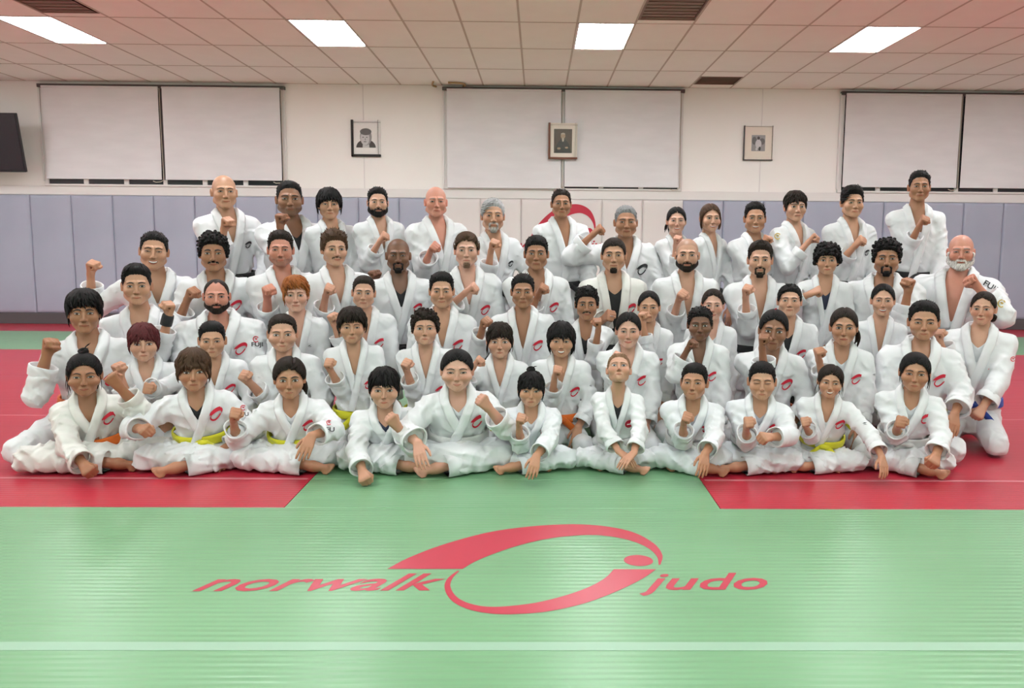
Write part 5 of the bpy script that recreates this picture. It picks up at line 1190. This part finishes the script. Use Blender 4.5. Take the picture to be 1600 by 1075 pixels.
p('C12', 1537, 455, 508, WOM('fair', 'dk', hpx('pulled', tail='lowbun'), smile=.4, flush=1.3), 'girl with low dark bun and blue belt at the right end of the third row', Y=5.30, belt='blue', sw=1.0, shirt='white', R=fi(1466, 524, cuff=.9, dy=-.1), L=lo_(1534, 650, dy=-.34, pole=(1, .2, -.55)), yaw=-8, hyaw=-10, embz=.60, lean=.0, kx=.75, marks=[('swirl', 1583, 561, 8), ('FUJI', 1582, 571, 6)])
# ---- second row
p('D1', 131, 449, 520, F_('tan', 'blk', hpx('mop', top=.026, side=.018, sweep=.25), jaw=.86, eye=.85, bw=1.2), 'teenage boy with full black hair, fist out wide, left end of the second row', adult=True, R=fi(78, 538, dy=-.22, cuff=.72, pole=(-.35, .1, -1)), sw=.95, Y=5.12, hk=.97, kx=1.45, belt='orange', embz=.5, neck=.05)
p('D2', 224, 504, 565, KID('fair', 'wine', hpx('fringe', gap=-.35, top=.016, lift=.010, side=.012), sad=.6), 'child with dark red dyed fringe in the second row', R=fi(184, 574), embz=.55)
p('D3', 331, 501, 559, KID('warm', 'blk', hpx('crew', top=.018, side=.003, lift=-.006), eye=.75, ear=1.05), 'boy with black crew cut and faded sides in the second row', R=fi(229, 607, dy=-.36, cuff=.9, pole=(-1, .1, -.8)), embz=.60)
p('D4', 441, 490, 550, KID('fair', 'dk', hpx('crew', top=.013, side=.006), cheek=1.2, w=1.16), 'round faced boy with short brown hair and dark undershirt in the second row', R=fi(381, 588), shirt='black', emb=None, sw=.86)
p('D5', 550, 479, 537, KID('warm', 'dk', hpx('mop', top=.026, side=.022), eye=.75, es=1.0, ear=1.05), 'boy with thick dark fringe and yellow belt kneeling behind the front row', R=fi(512, 569), embz=.56, yaw=4)
p('D6', 664, 483, 541, KID('fair', 'dk', hpx('curly', top=.022, side=.012, n=170, curl=.010), eye=1.0, hpit=4), 'boy with wavy dark hair holding up a fist in the second row', R=fi(633, 569), hpit=6, embz=.50)
p('D7', 781, 503, 560, KID('fair', 'dk', hpx('fringe', lift=.016, gap=.1, tail='wisps', top=.014, side=.008), lash=1.3, sad=.4, smile=.2), 'girl with wispy dark fringe and tied hair in the second row', R=fi(746, 564, pole=(-.6, .2, -1)), emb=None, sw=.78)
p('D8', 877, 502, 559, KID('warm', 'blk', hpx('fringe', lift=.010, tail='curtain', side=.018), smile=.9, open=.9), 'laughing child with chin length black hair in the second row', R=fi(868, 580), belt='orange', embz=.58, marks=[('bird', 923, 603, 4)])
p('D9', 982, 487, 544, WOM('pale', 'blk', hpx('part'), smile=.6, eye=.75, flush=1.1), 'smiling girl with centre parted black hair in the second row', R=fi(961, 558, dy=-.22), sw=.84, embz=.66, marks=[('bird', 1036, 604, 5)])
p('D10', 1094, 479, 533, KID('deep', 'blk', hpx('kidcrew', top=.016, side=.006, mode='curly', curl=.006, n=220), nose=1.05, cheek=.9), 'dark skinned boy resting his chin behind his fist in the second row', R=fi(1080, 536, pole=(-.4, .1, -1), cuff=.70), embz=.66, sw=.86)
p('D11', 1209, 483, 547, WOM('brown', 'blk', hpx('part'), eye=1.0, bw=1.1, lip=(.85, .5, .45)), 'girl with centre parted black hair and fist beside her cheek in the second row', R=fi(1190, 531, cuff=.70), shirt='black', sw=.80, belt='orange', embz=.62, hroll=3)
p('D12', 1319, 480, 540, WOM('mid', 'dk', hpx('part', tail='side'), eye=.95, bw=1.1, sad=.3), 'girl with dark side ponytail in the second row', R=fi(1278, 553, cuff=.72), shirt='white', sw=.80, embz=.66, marks=[('bird', 1366, 586, 5)])
p('D13', 1444, 469, 532, KID('mid', 'blk', hpx('short', top=.022, side=.007), eye=.7, smile=.4, w=1.16, bw=1.2), 'sturdy boy with thick black hair at the right end of the second row', sw=.98, L=op(1490, 668, dy=-.30), R=('lap',), embz=.64, belt='yellow', neck=.05)
# ---- front row, cross-legged
p('E1', 131, 551, 619, KID('tan', 'blk', hpx('pulled', lift=-.010, tail=['bun', 'wisps'], top=.012), eye=.75, smile=.35, frown=.6, es=1.1, cheek=1.2), 'child with small topknot and orange belt at the left end of the front row', L=fi(176, 593, dy=-.16, pole=(1, -.1, -.7), cuff=.66, palm=(-.3, 1, .2)), R=lo_(132, 742, dy=-.34, cuff=.90), belt='orange', gi=1, kx=1.75, front='R', embz=.70, beltz=.26)
p('E2', 302, 543, 611, KID('mid', 'br', hpx('fringe', top=.018, side=.016, gap=.15), flush=.9, sad=.3), 'child with long brown fringe and yellow belt second in the front row', R=lo_(222, 686, dy=-.26), shirt='black', belt='yellow', kx=1.55, front='L', embz=.72, embs=.2, marks=[('swirl', 380, 637, 9), ('FU', 383, 647, 6)])
p('E3', 452, 557, 623, KID('mid', 'dk', hpx('sidepart', tail='side', top=.018, side=.015), lash=1.5, bw=1.1, frown=.3), 'child with loose dark side ponytail and yellow belt in the front row', R=fi(364, 648, dy=-.26, pole=(-.6, .1, -1)), L=op(488, 704, dy=-.30), shirt='white', belt='yellow', kx=1.5, front='R', embz=.64, yaw=-4, marks=[('swirl', 514, 660, 8), ('FU', 516, 671, 7)])
p('E4', 600, 573, 638, KID('fair', 'blk', hpx('kidbowl'), eye=.95, ear=1.0, cheek=1.0), 'small boy with black bowl cut and grey undershirt in the front row', L=fi(613, 657, dy=-.26, pole=(.5, .1, -1), palm=(-.4, 1, 0)), R=lo_(567, 752, dy=-.34, cuff=.86), shirt='navy', kx=1.2, front='R', emb=None, marks=[('swirl', 644, 671, 9), ('FU', 643, 684, 7)])
p('E5', 714, 545, 611, KID('pale', 'blk', hpx('pulled', lift=-.006, top=.010), smile=.45, eye=.65, w=1.17, cheek=1.4, flush=1.0), 'round faced girl with pulled back black hair and white belt in the front row', L=fi(755, 628, dy=-.24, pole=(.8, .1, -1), palm=(-.6, 1, 0)), R=op(653, 716, dy=-.32), shirt='white', sw=.90, kx=1.2, front='L', embz=.62, yaw=3)
p('E6', 830, 579, 636, KID('warm', 'blk', hpx('fringe', lift=.008, tail='bun', top=.012, side=.010, gap=.0), eye=.9, sad=.3), 'girl with black bun and wispy fringe in the front row', R=fi(811, 655, dy=-.24), L=op(838, 733, dy=-.34), shirt='white', gi=2, kx=1.3, front='L', embz=.68, embs=.2)
p('E7', 967, 562, 604, KID('fair', 'sandy', hpx('crew', top=.010, side=.004), eye=1.35, sad=.5, smile=-.1, flush=1.1, iris=(.05, .07, .09)), 'fair haired boy with head thrown back and round red chest patch, front row', R=op(966, 724, dy=-.32, dir=(.9, -.4, -.35), palm=(0, .2, -.9)), L=op(990, 727, dy=-.33, dir=(-.9, -.4, -.35), palm=(0, .2, -.9)), shirt='black', emb='round', kx=1.45, front='R', hpit=30, hk=1.30, embz=.60, neck=.066, sw=.74)
p('E8', 1085, 566, 626, KID('mid', 'blk', hpx('kidcrew', top=.016), eye=.75, ear=1.0, smile=.15), 'boy with short black hair and grey undershirt beside the red mat edge, front row', R=fi(1070, 653, dy=-.24), L=op(1101, 730, dy=-.34), shirt='grey', kx=1.1, front='R', embz=.66, hpit=6, hyaw=-8, gi=2)
p('E9', 1191, 564, 625, KID('warm', 'blk', hpx('kidcrew', top=.014), eye=.12, ear=1.0), 'boy with closed eyes and short black hair in the front row', R=fi(1167, 662, dy=-.26), L=lo_(1203, 697, dy=-.30), shirt='grey', kx=1.2, front='L', embz=.66, gi=2)
p('E10', 1298, 569, 622, KID('warm', 'dk', hpx('sidepart', tail='wisps', top=.012), smile=1.0, open=.8, gaze=.003, eye=1.0), 'grinning girl with dark tied hair and yellow belt in the front row', R=fi(1256, 661, cuff=.66, dy=-.18), L=op(1376, 732, dy=-.30, pole=(1, .1, -.3)), belt='yellow', kx=1.3, front='L', embz=.68, hroll=4, marks=[('bird', 1351, 662, 6)])
p('E11', 1430, 550, 612, KID('mid', 'blk', hpx('pulled', lift=-.010, top=.012, tail='wisps'), eye=.8, es=1.1, sad=.3), 'girl with swept back black hair at the right end of the front row', R=fi(1404, 660, dy=-.26), L=lo_(1461, 727, dy=-.32), shirt='white', kx=1.25, front='R', embz=.72, hroll=2, sw=.80)
import time as _t; _t0 = _t.time()
def make(only=None):
    for id, hx, ty, cy, face, label, k in P:
        if only and id not in only: continue
        c = dict(ROWD[id[0]]); c.update(dict(id=id, hx=hx, ty=ty, cy=cy, face=face, label=label)); c.update(k); person(c)
make(globals().get('ONLY'))
print('PEOPLE', round(_t.time()-_t0, 1), 's')
